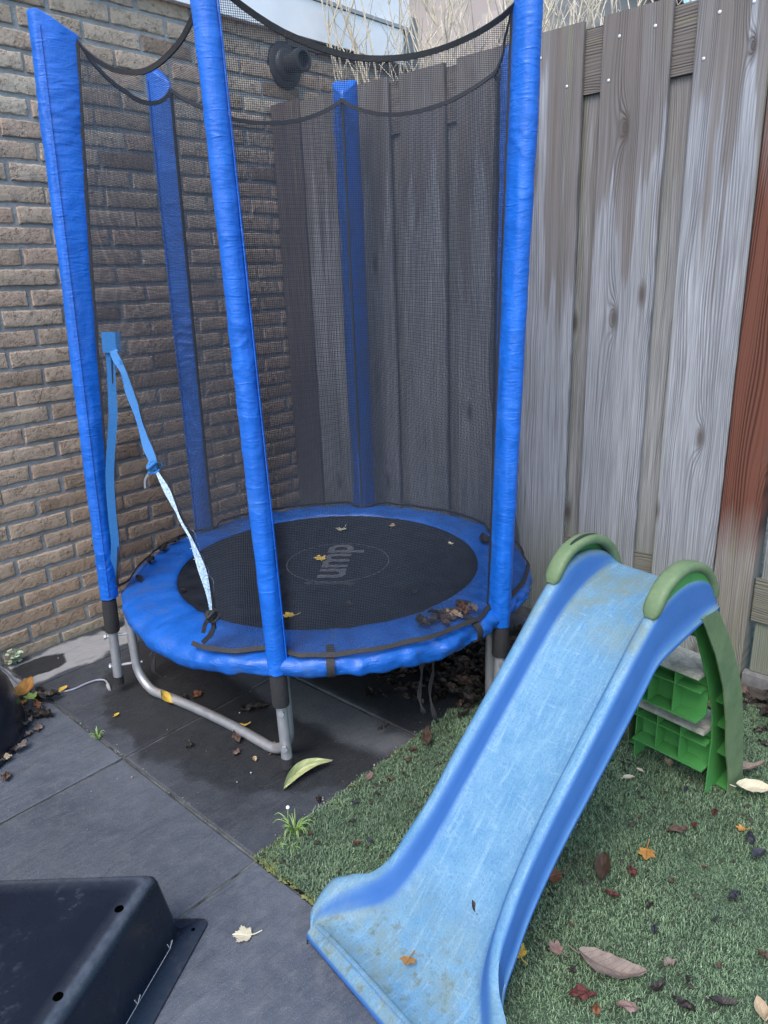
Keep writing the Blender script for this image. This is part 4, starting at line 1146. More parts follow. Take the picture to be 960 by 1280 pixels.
m.build('rim', M['black'], pt, attrs={'edge': [0.0] * len(m.v)})

# grey cable
cb = empty('cable', (-1.35, -0.3, 0), 'thin grey cable curling over the paving from the pot', 'cable')
m = MB()
pts = smooth_path([(-1.62, -0.12, 0.214), (-1.50, -0.16, 0.185), (-1.445, -0.18, 0.10), (-1.41, -0.205, 0.03), (-1.385, -0.245, 0.006), (-1.345, -0.30, 0.004), (-1.30, -0.33, 0.004), (-1.25, -0.335, 0.006), (-1.215, -0.345, 0.006), (-1.205, -0.375, 0.008), (-1.215, -0.41, 0.006)], 8)
m.tube(pts, 0.0032, 8); m.build('lead', M['cable'], cb)
m = MB(); m.tube([pts[-4], pts[-1], pts[-1] + (pts[-1] - pts[-4]).normalized() * 0.022], [0.0055, 0.006, 0.0042], 10); m.build('plug', M['grey_trim'], cb)

# ------------------------------------------------------------------ leaves
def maple(m, L, sd, curl):
    """lobed leaf, base at origin, tip +x; returns uv"""
    lob = [(0, 1.0, 22), (52, 0.88, 20), (-52, 0.88, 20), (108, 0.62, 18), (-108, 0.62, 18)]
    n = 72; c = Vector((0.42 * L, 0, 0)); outer = []
    for k in range(n):
        th = -180 + 360 * k / n
        r = 0.26
        for a, h, w in lob:
            d = abs((th - a + 180) % 360 - 180)
            r = max(r, 0.26 + (h * 0.62 - 0.26) * max(0, 1 - d / (w * 1.9)) ** 0.85)
        r *= 1 + 0.10 * math.sin(k * 2.4 + sd) * (r > 0.30)
        outer.append((math.cos(R(th)) * r * L, math.sin(R(th)) * r * L))
    uv = []; rows = []
    for f in (0.02, 0.35, 0.7, 1.0):
        row = []
        for x, y in outer:
            X, Y = c.x + x * f, y * f
            z = curl * L * (0.35 * (math.hypot(x, y) * f / L) ** 1.6 + 0.16 * nz(X / L * 3 + sd, Y / L * 3)) + abs(Y) * 0.12
            row.append((X, Y, z)); uv.append((X / L, Y / L))
        rows.append(row)
    m.grid(rows, closed_u=True)
    b = m.tube(smooth_path([(0.40 * L, 0, 0.004), (0.05 * L, 0.02 * L, 0.004), (-0.32 * L, 0.10 * L * math.sin(sd), 0.006 + 0.06 * L)], 4), 0.0008 + 0.008 * L, 5)
    uv += [(0.0, 0.9)] * (len(m.v) - b)
    return uv
def oval(m, L, sd, curl, wid=0.34, fold=0.25, bend=0.0):
    rows = []; uv = []; nu, nv = 18, 9
    for i in range(nu + 1):
        u = i / nu
        w = wid * L * (math.sin(math.pi * u ** 0.85)) ** 0.8 * 0.5 + 0.002 * L
        w *= 1 + 0.10 * nz(sd, u * 7)
        row = []
        for j in range(nv):
            v = (j / (nv - 1)) * 2 - 1
            x = (u - 0.5) * L; y = v * w + bend * L * (4 * (u - 0.5) ** 2 - 0.5)
            z = abs(v) ** 1.3 * w * fold * 2 + curl * L * (0.5 * (2 * u - 1) ** 2 * 0.4 + 0.10 * nz(sd + u * 3, v * 1.5) + 0.05 * nz(sd + u * 9, v * 4, 2))
            row.append((x, y, z)); uv.append((u, v * w / L * 2.2))
        rows.append(row)
    m.grid(rows)
    b = m.tube(smooth_path([(-0.48 * L, bend * L * 0.4, 0.001), (-0.58 * L, bend * L * 0.5 + 0.02 * L, 0.003), (-0.66 * L, bend * L * 0.6 + 0.05 * L, 0.004)], 3), 0.0007 + 0.006 * L, 5)
    uv += [(0.0, 0.9)] * (len(m.v) - b)
    return uv
def crumple(m, L, sd):
    rows = []; uv = []; n = 13
    for i in range(n + 1):
        u = i / n; w = L * 0.32 * math.sin(math.pi * (0.06 + 0.9 * u)) * (1 + 0.45 * nz(sd, u * 5))
        row = []
        for j in range(9):
            v = j / 4 - 1
            z = 0.30 * L * abs(nz(sd + u * 2.6, v * 1.3)) + 0.16 * L * abs(v) * (0.6 + nz(sd + 8, u * 3)) + 0.07 * L * nz(sd + u * 8, v * 5, 1)
            row.append(((u - 0.5) * L * (1 - 0.15 * abs(v)), v * w * (0.75 + 0.3 * nz(sd + 3, u * 4)), max(z, -0.001))); uv.append((u, v * 0.4))
        rows.append(row)
    m.grid(rows); return uv
lc = [0]
def leaf(kind, col, x, y, z, L, ang, label, group=None, tilt=(0, 0), name='fallen_leaf', **kw):
    lc[0] += 1; sd = lc[0] * 3.713
    if L < 0.08: L *= 0.84
    m = MB()
    if kind == 'maple': uv = maple(m, L, sd, kw.get('curl', 0.5))
    elif kind == 'oval': uv = oval(m, L, sd, kw.get('curl', 0.5), kw.get('wid', 0.36), kw.get('fold', 0.3), kw.get('bend', 0.0))
    else: uv = crumple(m, L, sd)
    zmin = min(p[2] for p in m.v); m.v = [(p[0], p[1], p[2] - zmin) for p in m.v]
    o = m.build(name, M['leaf_' + col], None, uv=uv, angle=80)
    o.location = (x, y, z); o.rotation_euler = (R(tilt[0]), R(tilt[1]), R(ang))
    return tag(o, label, 'leaf', group)
P0 = 0.003; TZ = 0.016
# paving
leaf('oval', 'limegreen', -1.105, -1.232, P0 + 0.004, 0.150, -12, 'long pale yellow-green leaf on the paving at the front trampoline leg', wid=0.21, fold=0.7, curl=0.6, bend=-0.16, tilt=(38, -6))
leaf('oval', 'tan', -1.088, -1.083, P0, 0.055, 35, 'curled tan leaf just behind the foot of the front trampoline leg', curl=0.9, wid=0.5)
leaf('oval', 'yellow', -1.077, -0.93, P0, 0.062, -35, 'narrow golden yellow leaf behind the middle of the leg bar', curl=0.9, wid=0.32)
leaf('oval', 'yellow', -1.152, -0.650, 0.026, 0.062, -60, 'pale yellow leaf draped over the grey leg bar', tilt=(20, 48), wid=0.5, curl=0.8)
leaf('crumple', 'dark', -0.998, -0.889, P0, 0.085, -30, 'large dark crumpled leaf under the trampoline by the front pole')
leaf('crumple', 'rust', -1.062, -0.685, P0, 0.055, 10, 'rust brown curled leaf on wet paving beside the leg bar')
leaf('crumple', 'dark', -1.095, -0.66, P0, 0.05, 80, 'dark shrivelled leaf next to the rust brown leaf by the leg bar')
leaf('crumple', 'brown', -1.12, -0.965, P0, 0.075, 60, 'dark brown leaf lying against the inner side of the leg bar')
leaf('crumple', 'pink', -1.165, -1.02, P0, 0.042, 20, 'pinkish curled leaf beside the leg bar near its front bend')
leaf('crumple', 'tan', -1.150, -1.08, P0, 0.03, 70, 'small tan leaf scrap touching the leg bar near the front foot')
leaf('oval', 'yellow', -1.281, -0.582, P0, 0.026, 20, 'tiny yellow leaf alone on the wet slab', wid=0.55)
leaf('crumple', 'dark', -1.228, -0.892, P0, 0.035, 10, 'small dark leaf scrap on the slab in front of the leg bar')
leaf('maple', 'cream', -1.501, -1.521, P0, 0.052, 130, 'cream star-shaped leaf on the dark slab beside the slide foot', curl=0.35)
leaf('crumple', 'dark', -1.15, -1.334, P0, 0.034, 45, 'round blackish leaf lump on the slab near the turf edge')
leaf('crumple', 'brown', -1.62, -0.619, P0, 0.06, 70, 'brown leaf at the left photo edge in front of the pot')
leaf('oval', 'orange', -1.405, -0.235, P0 + 0.012, 0.085, 30, 'orange-brown leaf on top of the pile by the pot', curl=1.1, wid=0.6, tilt=(10, -14))
leaf('oval', 'yellow', -1.318, -0.312, P0 + 0.004, 0.045, 28, 'bright yellow leaf under the curl of the grey cable', wid=0.55)
leaf('maple', 'green', -1.425, -0.345, P0 + 0.03, 0.055, 80, 'small green leaf on the brown leaf pile by the pot', curl=0.5)
pile = [(-1.47, -0.37, 'brown', 0.085), (-1.49, -0.42, 'greybrown', 0.08), (-1.535, -0.45, 'brown', 0.09), (-1.465, -0.46, 'greybrown', 0.06), (-1.395, -0.30, 'rust', 0.07), (-1.38, -0.335, 'dark', 0.08), (-1.43, -0.40, 'dark', 0.09), (-1.57, -0.50, 'brown', 0.08), (-1.54, -0.53, 'greybrown', 0.06), (-1.445, -0.29, 'orange', 0.075), (-1.375, -0.275, 'dark', 0.06), (-1.42, -0.36, 'rust', 0.06), (-1.50, -0.47, 'greybrown', 0.055), (-1.60, -0.55, 'tan', 0.06)]
for i, (x, y, c, L) in enumerate(pile):
    leaf('crumple', c, x, y, P0 + 0.006 * (i % 3), L, rnd.uniform(0, 360), 'withered brown leaf in the pile against the left pot', 'withered leaves piled against the pot')
# mat and pad
leaf('maple', 'cream', -0.327, -0.638, matz(-0.327, -0.638), 0.058, 200, 'pale cream maple leaf at the far side of the jumping mat', curl=0.8)
leaf('oval', 'tan', -0.215, -0.777, matz(-0.215, -0.777), 0.045, 30, 'small tan leaf right of the cream leaf at the far mat edge', wid=0.6, curl=1)
leaf('oval', 'cream', -0.238, -1.066, matz(-0.238, -1.066), 0.036, 60, 'pale leaf on the right edge of the jumping mat', wid=0.6, curl=1)
leaf('maple', 'yellow', -0.607, -0.806, matz(-0.607, -0.806), 0.055, 60, 'yellowish leaf on the printed word of the jumping mat', curl=0.7)
leaf('maple', 'yellow', -0.943, -1.054, matz(-0.943, -1.054), 0.05, 130, 'yellow maple leaf on the mat just right of the front pole', curl=0.6)
leaf('crumple', 'dark', -0.62, -1.22, matz(-0.62, -1.22), 0.035, 20, 'tiny dark leaf near the front right of the mat')
leaf('crumple', 'dark', -0.80, -1.12, matz(-0.8, -1.12), 0.04, 90, 'dark leaf scrap near the front edge of the mat')
PL = padz(0.57) + 0.004
for i, (x, y, c, L) in enumerate([(-0.715, -1.40, 'brown', 0.07), (-0.70, -1.43, 'tan', 0.055), (-0.66, -1.42, 'rust', 0.06), (-0.685, -1.405, 'greybrown', 0.06), (-0.77, -1.40, 'dark', 0.06), (-0.80, -1.395, 'dark', 0.07), (-0.745, -1.425, 'brown', 0.06), (-0.64, -1.44, 'greybrown', 0.06), (-0.73, -1.385, 'dark', 0.06), (-0.69, -1.42, 'brown', 0.075), (-0.705, -1.415, 'tan', 0.05), (-0.675, -1.435, 'rust', 0.06), (-0.725, -1.415, 'brown', 0.07), (-0.65, -1.405, 'brown', 0.06), (-0.785, -1.375, 'dark', 0.05)]):
    leaf('crumple', c, x, y, PL + 0.004 * (i % 3), L, rnd.uniform(0, 360), 'damp brown leaf in the heap on the blue pad near the right pole', 'damp leaves heaped on the trampoline pad')
leaf('oval', 'dark', -0.62, -1.395, PL, 0.055, 110, 'dark oval leaf lying above the leaf heap on the blue pad', wid=0.5)
leaf('oval', 'dark', -0.172, -1.163, PL, 0.085, 40, 'blackish leaf on the pad behind the right pole', wid=0.45, curl=0.8)
leaf('crumple', 'brown', -0.12, -1.03, PL - 0.012, 0.06, 40, 'brown leaf on the far right pad near the fence')
leaf('oval', 'dark', -0.90, -0.315, PL, 0.075, 35, 'dark curled leaf on the pad at the far left, by the net', curl=1.2, wid=0.4)
leaf('crumple', 'dark', -0.83, -0.275, PL, 0.07, 10, 'black leaf behind the others at the back left of the pad')
leaf('crumple', 'dark', -0.985, -0.375, PL, 0.075, 50, 'black wet leaf on the pad by the entrance')
leaf('oval', 'dark', -1.085, -0.470, PL - 0.003, 0.07, 70, 'dark stain-like leaf on the pad beside the left pole', curl=0.3, wid=0.35)
leaf('oval', 'dark', -1.05, -0.66, PL - 0.003, 0.026, 30, 'tiny black leaf in the middle of the entrance pad', wid=0.6)
# slide
def on_slide(s, t): return sp(s, t, cub(s, 1) + 0.001)
q = on_slide(0.105, 0.205); leaf('maple', 'orange', q.x, q.y, q.z, 0.042, 200, 'golden orange maple leaf on the lower end of the slide', tilt=(0, -22), curl=0.3)
q = on_slide(0.205, 0.268); leaf('oval', 'dark', q.x, q.y, q.z, 0.026, 62, 'small dark leaf halfway down the slide', tilt=(0, -42), curl=0.1, fold=0.12, wid=0.42)
# turf, each its own
leaf('oval', 'greybrown', -1.128, -2.092, TZ, 0.122, 108 + 180, 'large grey-brown leaf on the turf at the bottom right', wid=0.40, fold=0.2, curl=0.4, bend=0.10)
leaf('oval', 'brown', -0.924, -1.976, TZ, 0.085, 20, 'long brown folded leaf on the turf beside the slide', wid=0.38, fold=0.5, curl=0.5)
leaf('crumple', 'brown', -0.714, -2.058, TZ, 0.06, -50, 'ragged dark brown leaf on the turf in front of the ladder foot')
leaf('maple', 'orange', -0.803, -2.023, TZ, 0.05, 200, 'light orange three-pointed leaf on the turf', curl=0.5)
leaf('crumple', 'red', -0.893, -2.028, TZ, 0.042, 40, 'dark red leaf on the turf right of the long brown leaf', curl=1.0)
leaf('crumple', 'red', -0.974, -2.021, TZ, 0.036, 100, 'dark red curled leaf below the long brown leaf')
leaf('maple', 'rust', -0.986, -1.918, TZ, 0.058, 150, 'rust orange leaf half under the right edge of the slide', curl=0.5)
leaf('maple', 'yellow', -1.222, -1.962, TZ, 0.05, 60, 'yellow leaf against the lower right edge of the slide', curl=0.5)
leaf('maple', 'pink', -1.163, -2.013, TZ, 0.040, 80, 'small pinkish leaf left of the large grey-brown leaf', curl=0.6)
leaf('oval', 'cream', -0.609, -1.895, TZ, 0.038, -40, 'pale leaf on the shaded turf left of the ladder foot', wid=0.5)
leaf('oval', 'tan', -0.492, -1.949, TZ, 0.04, 40, 'tan leaf on the turf just beside the ladder foot', wid=0.6, curl=0.9)
leaf('oval', 'cream', -0.564, -1.905, TZ, 0.024, 80, 'tiny pale leaf under the ladder', wid=0.55)
leaf('oval', 'cream', -0.472, -2.150, TZ + 0.01, 0.088, -60, 'big pale cream leaf at the right edge by the ladder foot', wid=0.42, curl=0.7, tilt=(15, 0))
leaf('oval', 'greybrown', -0.405, -2.115, TZ + 0.012, 0.09, -40, 'grey-brown leaf overlapping the big pale leaf', wid=0.35, curl=0.8)
leaf('oval', 'slateblue', -0.672, -2.216, TZ, 0.05, -20, 'slate-coloured wet leaf at the right edge of the turf', wid=0.55)
leaf('crumple', 'slateblue', -0.638, -2.19, TZ, 0.048, 30, 'dark wet leaf just above the slate-coloured leaf')
leaf('maple', 'orange', -0.615, -2.175, TZ, 0.026, 100, 'tiny orange leaf scrap above the dark wet leaves at right', curl=0.8)
leaf('crumple', 'slateblue', -0.82, -2.211, TZ, 0.046, -20, 'dark bluish leaf scrap on the right of the open turf')
leaf('crumple', 'red', -1.214, -2.078, TZ, 0.06, -50, 'dark red stringy leaf below the large grey-brown leaf')
leaf('crumple', 'rust', -1.222, -2.108, TZ, 0.035, 30, 'rust leaf scrap next to the dark red stringy leaf')
leaf('crumple', 'pink', -1.183, -2.147, TZ, 0.048, -60, 'pinkish brown crumpled leaf near the bottom edge')
leaf('crumple', 'dark', -1.117, -2.219, TZ, 0.05, 90, 'dark ragged leaf near the bottom edge', curl=0.9)
leaf('oval', 'dark', -1.07, -2.27, TZ, 0.06, -60, 'dark long leaf at the bottom right of the turf', wid=0.35, curl=0.8)
leaf('oval', 'dark', -1.117, -2.172, TZ, 0.048, -20, 'black ring-curled leaf right of the large leaf', curl=1.8, wid=0.4)
leaf('crumple', 'greybrown', -1.053, -2.17, TZ, 0.036, -30, 'small mauve-grey leaf above the black curled leaf')
leaf('oval', 'tan', -1.042, -2.322, TZ, 0.055, 30, 'tan leaf at the bottom right corner', wid=0.5, curl=0.7)
leaf('crumple', 'brown', -0.929, -2.30, TZ, 0.045, 80, 'brown leaf at the right photo edge halfway up the turf')
small = [(-1.063, -2.206), (-0.724, -1.973), (-0.671, -2.079), (-1.012, -1.377), (-1.05, -1.442), (-0.901, -1.416), (-1.203, -1.516), (-1.178, -1.532), (-0.95, -1.443), (-0.99, -1.429), (-0.86, -1.40), (-1.0, -2.12), (-0.95, -2.09), (-0.86, -2.10), (-0.78, -2.14), (-0.90, -2.20), (-1.18, -2.04), (-1.09, -1.99), (-0.60, -2.10), (-0.56, -2.02), (-0.74, -1.90), (-1.0, -2.24), (-1.25, -1.41), (-1.11, -1.42), (-1.16, -1.46)]
for i, (x, y) in enumerate(small):
    leaf('crumple', ('dark', 'brown', 'red', 'slateblue')[i % 4], x, y, TZ - 0.002, rnd.uniform(0.018, 0.032), rnd.uniform(0, 360), 'small dark leaf scrap scattered on the green turf', 'small dark leaf scraps on the turf')
leaf('oval', 'pink', -1.018, -1.385, TZ, 0.04, 20, 'pale pink leaf on the edge between paving and turf', wid=0.5)
leaf('oval', 'brown', -0.80, -1.40, TZ, 0.09, 38, 'long brown leaf at the turf edge left of the slide', wid=0.3, curl=0.8)

# leaf litter masses (nobody could count them)
def litter(name, label, pts, mats, n, Lr):
    m = MB(); uv = []
    for i in range(n):
        x, y, z = pts(i); mm = MB(); L = rnd.uniform(*Lr); u = crumple(mm, L, rnd.uniform(0, 500))
        Mx = Matrix.Translation((x, y, z)) @ Matrix.Rotation(rnd.uniform(0, 6.28), 4, 'Z') @ Matrix.Rotation(rnd.uniform(-0.5, 0.5), 4, 'X')
        m.add([Mx @ Vector(p) for p in mm.v], mm.f); uv += u
    o = m.build(name, M['leaf_' + mats], None, uv=uv, angle=80)
    return tag(o, label, 'leaf litter', kind='stuff')
litter('leaf_litter', 'dark wet leaf litter under the right side of the trampoline', lambda i: (rnd.gauss(-0.40, 0.13), rnd.uniform(-1.42, -1.05), rnd.uniform(0.004, 0.035)), 'dark', 170, (0.04, 0.085))
litter('leaf_litter', 'brown leaf litter mixed under the right side of the trampoline', lambda i: (rnd.gauss(-0.40, 0.13), rnd.uniform(-1.42, -1.05), rnd.uniform(0.012, 0.04)), 'brown', 45, (0.04, 0.08))
litter('leaf_litter', 'dark leaf litter along the foot of the fence behind the slide', lambda i: (rnd.uniform(-0.30, 0.02), rnd.uniform(-2.5, -1.45), rnd.uniform(0.008, 0.03)), 'dark', 120, (0.03, 0.075))
litter('leaf_litter', 'brown leaf litter along the foot of the fence behind the slide', lambda i: (rnd.uniform(-0.28, 0.02), rnd.uniform(-2.5, -1.45), rnd.uniform(0.012, 0.035)), 'brown', 38, (0.03, 0.07))
# grit on the paving
m = MB()
for i in range(200):
    if i < 80: x, y = rnd.uniform(-1.9, -0.75), rnd.uniform(-1.36, -0.05)
    elif i < 130: x, y = XK + rnd.gauss(0, 0.008), rnd.uniform(-1.4, -0.2)
    else: x, y = rnd.uniform(-1.3, -0.6), TY1 + rnd.gauss(0.01, 0.014)
    r = abs(rnd.gauss(0.0010, 0.0007)) + 0.0005; c = Vector((x, y, P0 + r * 0.3))
    v = [c + Vector(d) * r * rnd.uniform(0.7, 1.4) for d in ((1, 0, 0), (-1, 0, 0), (0, 1, 0), (0, -1, 0), (0, 0, 1), (0, 0, -1))]
    m.add(v, [(0, 2, 4), (2, 1, 4), (1, 3, 4), (3, 0, 4), (2, 0, 5), (1, 2, 5), (3, 1, 5), (0, 3, 5)])
tag(m.build('grit', M['grit'], None, smooth=False), 'tiny specks of grit scattered over the dark paving', 'grit', kind='stuff')

m = MB()
for i in range(1500):
    x, y = rnd.uniform(TX0 + 0.01, TX1), rnd.uniform(-2.5, TY1 - 0.005)
    if nz(x * 5, y * 5, 6.0) < rnd.uniform(-0.35, 0.35): continue
    r = abs(rnd.gauss(0.0022, 0.0018)) + 0.0008; c = Vector((x, y, 0.011 + r * 0.3))
    v = [c + Vector(d) * r * rnd.uniform(0.5, 1.6) for d in ((1, 0, 0), (-1, 0, 0), (0, 1, 0), (0, -1, 0), (0, 0, 0.7), (0, 0, -1))]
    m.add(v, [(0, 2, 4), (2, 1, 4), (1, 3, 4), (3, 0, 4), (2, 0, 5), (1, 2, 5), (3, 1, 5), (0, 3, 5)])
tag(m.build('crumbs', M['crumbs'], None, smooth=False), 'dark mossy crumbs of soil scattered over the turf', 'soil crumbs', kind='stuff')

m = MB()
for i in range(900):
    q_ = rnd.random()
    if q_ < 0.40: x, y = TX0 + abs(rnd.gauss(0, 0.012)) - 0.006, rnd.uniform(-1.62, TY1)
    elif q_ < 0.75: x, y = TX0 + rnd.random() ** 1.5 * 0.9, TY1 - abs(rnd.gauss(0, 0.012)) + 0.006
    else: x, y = TX0 + abs(rnd.gauss(0, 0.05)), TY1 - abs(rnd.gauss(0, 0.05))
    if nz(x * 14, y * 14, 2.0) < rnd.uniform(-0.4, 0.2): continue
    r = abs(rnd.gauss(0.0022, 0.0014)) + 0.001; c = Vector((x, y, 0.002 + r * 0.4))
    v = [c + Vector(d) * r * rnd.uniform(0.5, 1.5) for d in ((1, 0, 0), (-1, 0, 0), (0, 1, 0), (0, -1, 0), (0, 0, 0.9), (0, 0, -1))]
    m.add(v, [(0, 2, 4), (2, 1, 4), (1, 3, 4), (3, 0, 4), (2, 0, 5), (1, 2, 5), (3, 1, 5), (0, 3, 5)])
tag(m.build('moss', M['moss'], None, smooth=False), 'olive moss crumbs growing along the edge between paving and turf', 'moss', kind='stuff')

# weeds
def tuft(x, y, n, L, label, mat, spread=0.8, up=1.0):
    w = empty('weed', (x, y, 0), label, 'weed')
    m = MB()
    for i in range(n):
        a = rnd.uniform(0, 6.28); l = L * rnd.uniform(0.5, 1.1); d = Vector((math.cos(a), math.sin(a), 0)) * spread
        p0 = Vector((x, y, 0)) + d * rnd.uniform(0, 0.012)
        pts = smooth_path([p0, p0 + d * l * 0.25 + Vector((0, 0, l * 0.5 * up)), p0 + d * l * 0.7 + Vector((0, 0, l * 0.72 * up)), p0 + d * l + Vector((0, 0, l * 0.55 * up))], 3)
        ribbon(m, pts, [0.0028 * (1 - k / len(pts)) + 0.0004 for k in range(len(pts))], lambda q: Vector((-1, -1, 1)), 0.0003)
    m.build('blades', mat, w)
    return w
wt = tuft(-1.262, -1.372, 30, 0.058, 'grass tuft with a white flower bud at the paving corner by the turf', M['weed'])
m = MB(); m.tube(smooth_path([(-1.265, -1.362, 0), (-1.268, -1.357, 0.035), (-1.262, -1.352, 0.062)], 4), 0.0010, 5); m.build('stem', M['weed'], wt)
m = MB(); c = Vector((-1.262, -1.352, 0.064))
m.grid([[c + Vector((math.sin(ph) * math.cos(t), math.sin(ph) * math.sin(t), math.cos(ph))) * 0.0045 for t in [k * math.pi / 5 for k in range(10)]] for ph in [k * math.pi / 6 for k in range(7)]], closed_u=True); m.build('flower', M['white'], wt)
tuft(-1.372, -0.640, 16, 0.034, 'tiny green weed growing in the slab joint at left', M['weed'], 0.6)
tuft(-1.30, -1.395, 14, 0.024, 'low weed clump beside the grass tuft at the turf corner', M['weed'], 0.9, 0.7)
w = empty('weed', (-1.345, 0.0, 0), 'small pale leafy plant at the foot of the brick wall', 'weed')
m = MB(); uv = []
for i in range(26):
    mm = MB(); L = rnd.uniform(0.014, 0.026); oval(mm, L, rnd.uniform(0, 99), 0.4, 0.8, 0.2)
    Mx = Matrix.Translation((-1.345 + rnd.gauss(0, 0.016), 0.0 + rnd.gauss(0, 0.010), rnd.uniform(0.012, 0.055))) @ Matrix.Rotation(rnd.uniform(0, 6.28), 4, 'Z') @ Matrix.Rotation(rnd.uniform(-0.8, 0.8), 4, 'X')
    m.add([Mx @ Vector(p) for p in mm.v], mm.f)
for i in range(7):
    m.tube([(-1.345 + rnd.gauss(0, 0.004), 0.0, 0), (-1.345 + rnd.gauss(0, 0.016), rnd.gauss(0, 0.01), rnd.uniform(0.02, 0.05))], 0.0008, 5)
m.build('leaves', M['weed_pale'], w, angle=80)

# ------------------------------------------------------------------ behind the fence
def shrub(x, y, n, H, label, lean):
    s = empty('bare_shrub', (x, y, 0), label, 'shrub', 'bare shrubs behind the fence')
    m = MB(); tw = m
    for i in range(n):
        a = rnd.uniform(0, 6.28); b = Vector((x + math.cos(a) * rnd.uniform(0, 0.14), y + math.sin(a) * rnd.uniform(0, 0.14), 0))
        h = H * rnd.uniform(0.75, 1.1); d = Vector((math.cos(a) * 0.30 + lean[0] + rnd.gauss(0, 0.08), math.sin(a) * 0.30 + lean[1] + rnd.gauss(0, 0.12), 0))
        if b.x + d.x * 0.8 * h < 0.2: d.x = (0.22 - b.x) / (0.8 * h)
        pts = smooth_path([b, b + d * 0.12 * h + Vector((0, 0, h * 0.33)), b + d * 0.36 * h + Vector((rnd.gauss(0, 0.02), rnd.gauss(0, 0.02), h * 0.66)), b + d * 0.72 * h + Vector((rnd.gauss(0, 0.04), rnd.gauss(0, 0.04), h))], 6)
        r0 = rnd.uniform(0.004, 0.013)
        m.tube(pts, [lerp(r0, 0.0016, k / len(pts)) for k in range(len(pts))], 6)
        for j in range(13):
            k = rnd.randint(9, len(pts) - 2); p = pts[k]; a2 = rnd.uniform(0, 6.28); l = rnd.uniform(0.10, 0.38)
            dd = Vector((math.cos(a2) * 0.42, math.sin(a2) * 0.42, rnd.uniform(0.6, 1.1))).normalized()
            if p.x + dd.x * l * 1.5 < 0.16: continue
            q = p + dd * l + Vector((rnd.gauss(0, 0.02), rnd.gauss(0, 0.02), 0.03))
            tw.tube([p, p + dd * l * 0.5 + Vector((rnd.gauss(0, 0.015), rnd.gauss(0, 0.015), 0)), q], [0.0026, 0.002, 0.0012], 5)
            if rnd.random() < 0.6:
                a3 = rnd.uniform(0, 6.28); tw.tube([p + dd * l * 0.5, p + dd * l * 0.5 + Vector((math.cos(a3), math.sin(a3), 1.0)) * l * 0.3], [0.0016, 0.001], 4)
    m.build('stems', M['twig'], s)
shrub(0.50, -0.30, 24, 2.75, 'bare pale shrub stems behind the fence beside the white fascia', (-0.02, 0.10))
shrub(0.55, -0.66, 24, 2.65, 'bare shrub rising behind the fence in the middle, over the net', (0.0, 0.02))
shrub(0.50, -1.02, 17, 2.6, 'bare twiggy shrub behind the fence just right of the right pole', (0.0, -0.02))
shrub(0.60, -1.36, 11, 2.45, 'thin bare shrub behind the fence at the far right', (0.0, -0.08))

# neighbour house far behind
g = NG('house_brick'); p = g.pos(); x, y, z = g.sep(p)
bt = g.node('ShaderNodeTexBrick', {'Vector': g.comb(y, z, 0.0), 'Color1': (0.33, 0.29, 0.28, 1), 'Color2': (0.41, 0.36, 0.34, 1), 'Mortar': (0.33, 0.31, 0.30, 1), 'Scale': 1.0, 'Mortar Size': 0.012, 'Brick Width': 0.42, 'Row Height': 0.16})
M['house'] = g.set(color=bt.outputs['Color'], rough=0.9)
g = NG('window_glass'); M['glass'] = g.set(color=(0.30, 0.38, 0.46), rough=0.08, spec=0.8)
nh = empty('neighbour_house', (7.5, 3.5, 0), 'brown brick neighbour house seen through the bare twigs above the fence', 'house')
m = MB(); m.box((7.0, 3.45, 0), (12.0, 9.5, 5.6)); m.build('wall', M['house'], nh, smooth=False)
m = MB(); m.add([(6.7, 3.2, 5.55), (6.7, 9.8, 5.55), (9.5, 9.8, 8.0), (9.5, 3.2, 8.0), (12.3, 3.2, 5.55), (12.3, 9.8, 5.55)], [(0, 1, 2, 3), (3, 2, 5, 4), (0, 3, 4), (1, 5, 2)]); m.build('roof', M['dark_brown'], nh, smooth=False)
m = MB(); m.box((6.955, 5.05, 3.2), (7.0, 6.7, 5.35)); wp = m.build('white_panel', M['white'], nh, smooth=False)
for (y0, y1, z0, z1) in ((5.2, 5.75, 4.0, 5.2), (5.9, 6.5, 4.0, 5.2)):
    m = MB()
    for lo, hi in (((6.915, y0, z0), (6.95, y0 + 0.06, z1)), ((6.915, y1 - 0.06, z0), (6.95, y1, z1)), ((6.915, y0 + 0.061, z0), (6.95, y1 - 0.061, z0 + 0.06)), ((6.915, y0 + 0.061, z1 - 0.06), (6.95, y1 - 0.061, z1))): m.box(lo, hi)
    wf = m.build('window', M['white'], nh, smooth=False)
    m = MB(); m.box((6.93, y0 + 0.062, z0 + 0.062), (6.94, y1 - 0.062, z1 - 0.062)); m.build('pane', M['glass'], wf, smooth=False)

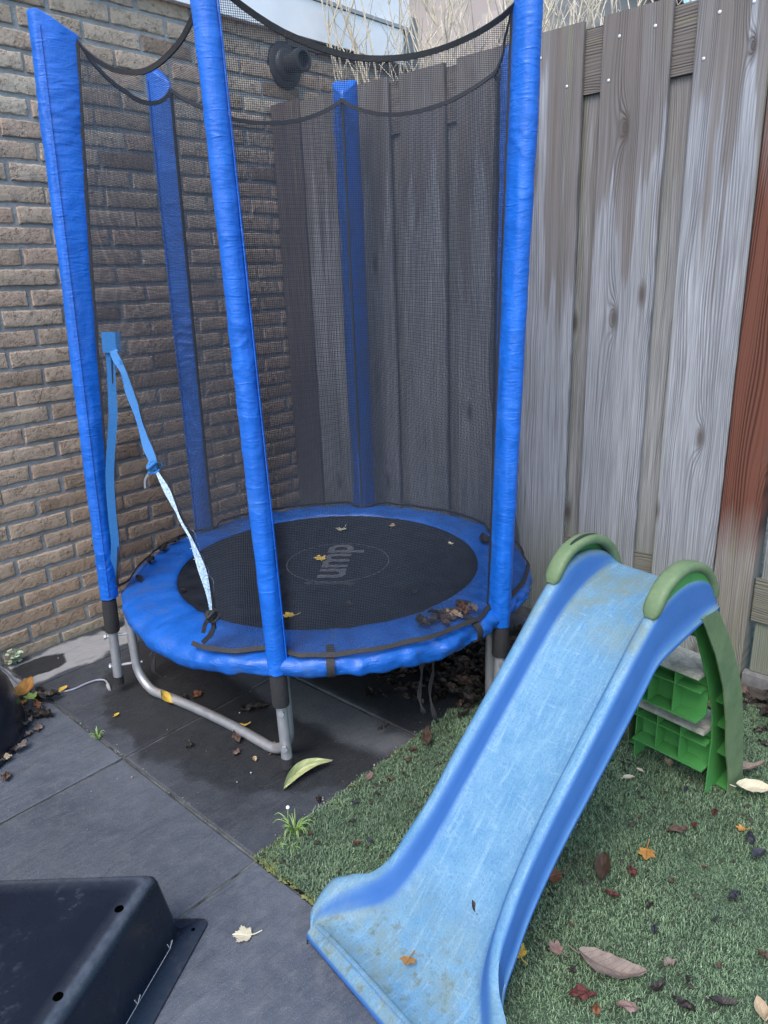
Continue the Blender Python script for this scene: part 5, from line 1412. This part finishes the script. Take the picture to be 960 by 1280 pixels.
# ------------------------------------------------------------------ light, sky, camera
w = bpy.data.worlds.new('World'); S.world = w; w.use_nodes = True
nt = w.node_tree; bg = nt.nodes['Background']
SUN_EL, SUN_AZ = 56.0, 255.0       # azimuth clockwise from +Y
sky = nt.nodes.new('ShaderNodeTexSky'); sky.sky_type = 'NISHITA'; sky.sun_disc = False
sky.sun_elevation = R(SUN_EL); sky.sun_rotation = R(SUN_AZ); sky.air_density = 1.0; sky.dust_density = 3.0; sky.ozone_density = 1.0
hs = nt.nodes.new('ShaderNodeHueSaturation'); hs.inputs['Saturation'].default_value = 1.2; hs.inputs['Value'].default_value = 2.6; hs.inputs['Hue'].default_value = 0.478
nt.links.new(sky.outputs[0], hs.inputs['Color']); nt.links.new(hs.outputs[0], bg.inputs['Color'])
bg.inputs['Strength'].default_value = 0.15
sd = bpy.data.lights.new('sun', 'SUN'); sd.energy = 1.5; sd.angle = R(25); sd.color = (1.0, 0.99, 0.965)
so = bpy.data.objects.new('sun', sd); COL.objects.link(so)
az, el = R(SUN_AZ), R(SUN_EL)
dv = Vector((math.sin(az) * math.cos(el), math.cos(az) * math.cos(el), math.sin(el)))
so.rotation_euler = dv.to_track_quat('Z', 'Y').to_euler(); so.location = dv * 10

cd = bpy.data.cameras.new('camera'); cam = bpy.data.objects.new('camera', cd); COL.objects.link(cam)
cd.sensor_fit = 'VERTICAL'; cd.sensor_height = 36.0; cd.lens = 25.363; cd.clip_end = 300.0; cd.clip_start = 0.02
pitch, yaw, roll = R(17.929), R(47.675), R(-2.175)
fw = Vector((math.sin(yaw) * math.cos(pitch), math.cos(yaw) * math.cos(pitch), -math.sin(pitch)))
rt = Vector((math.cos(yaw), -math.sin(yaw), 0)); upv = rt.cross(fw)
r2 = rt * math.cos(roll) + upv * math.sin(roll); u2 = -rt * math.sin(roll) + upv * math.cos(roll)
mt = Matrix((r2, u2, -fw)).transposed().to_4x4(); mt.translation = Vector((-2.126, -2.479, 1.234))
cam.matrix_world = mt
S.camera = cam
S.render.engine = 'CYCLES'
S.cycles.max_bounces = 8; S.cycles.transparent_max_bounces = 16; S.cycles.diffuse_bounces = 4
S.cycles.use_denoising = True
S.view_settings.view_transform = 'Standard'; S.view_settings.look = 'None'; S.view_settings.exposure = 0; S.view_settings.gamma = 1
S.render.resolution_x = 768; S.render.resolution_y = 1024
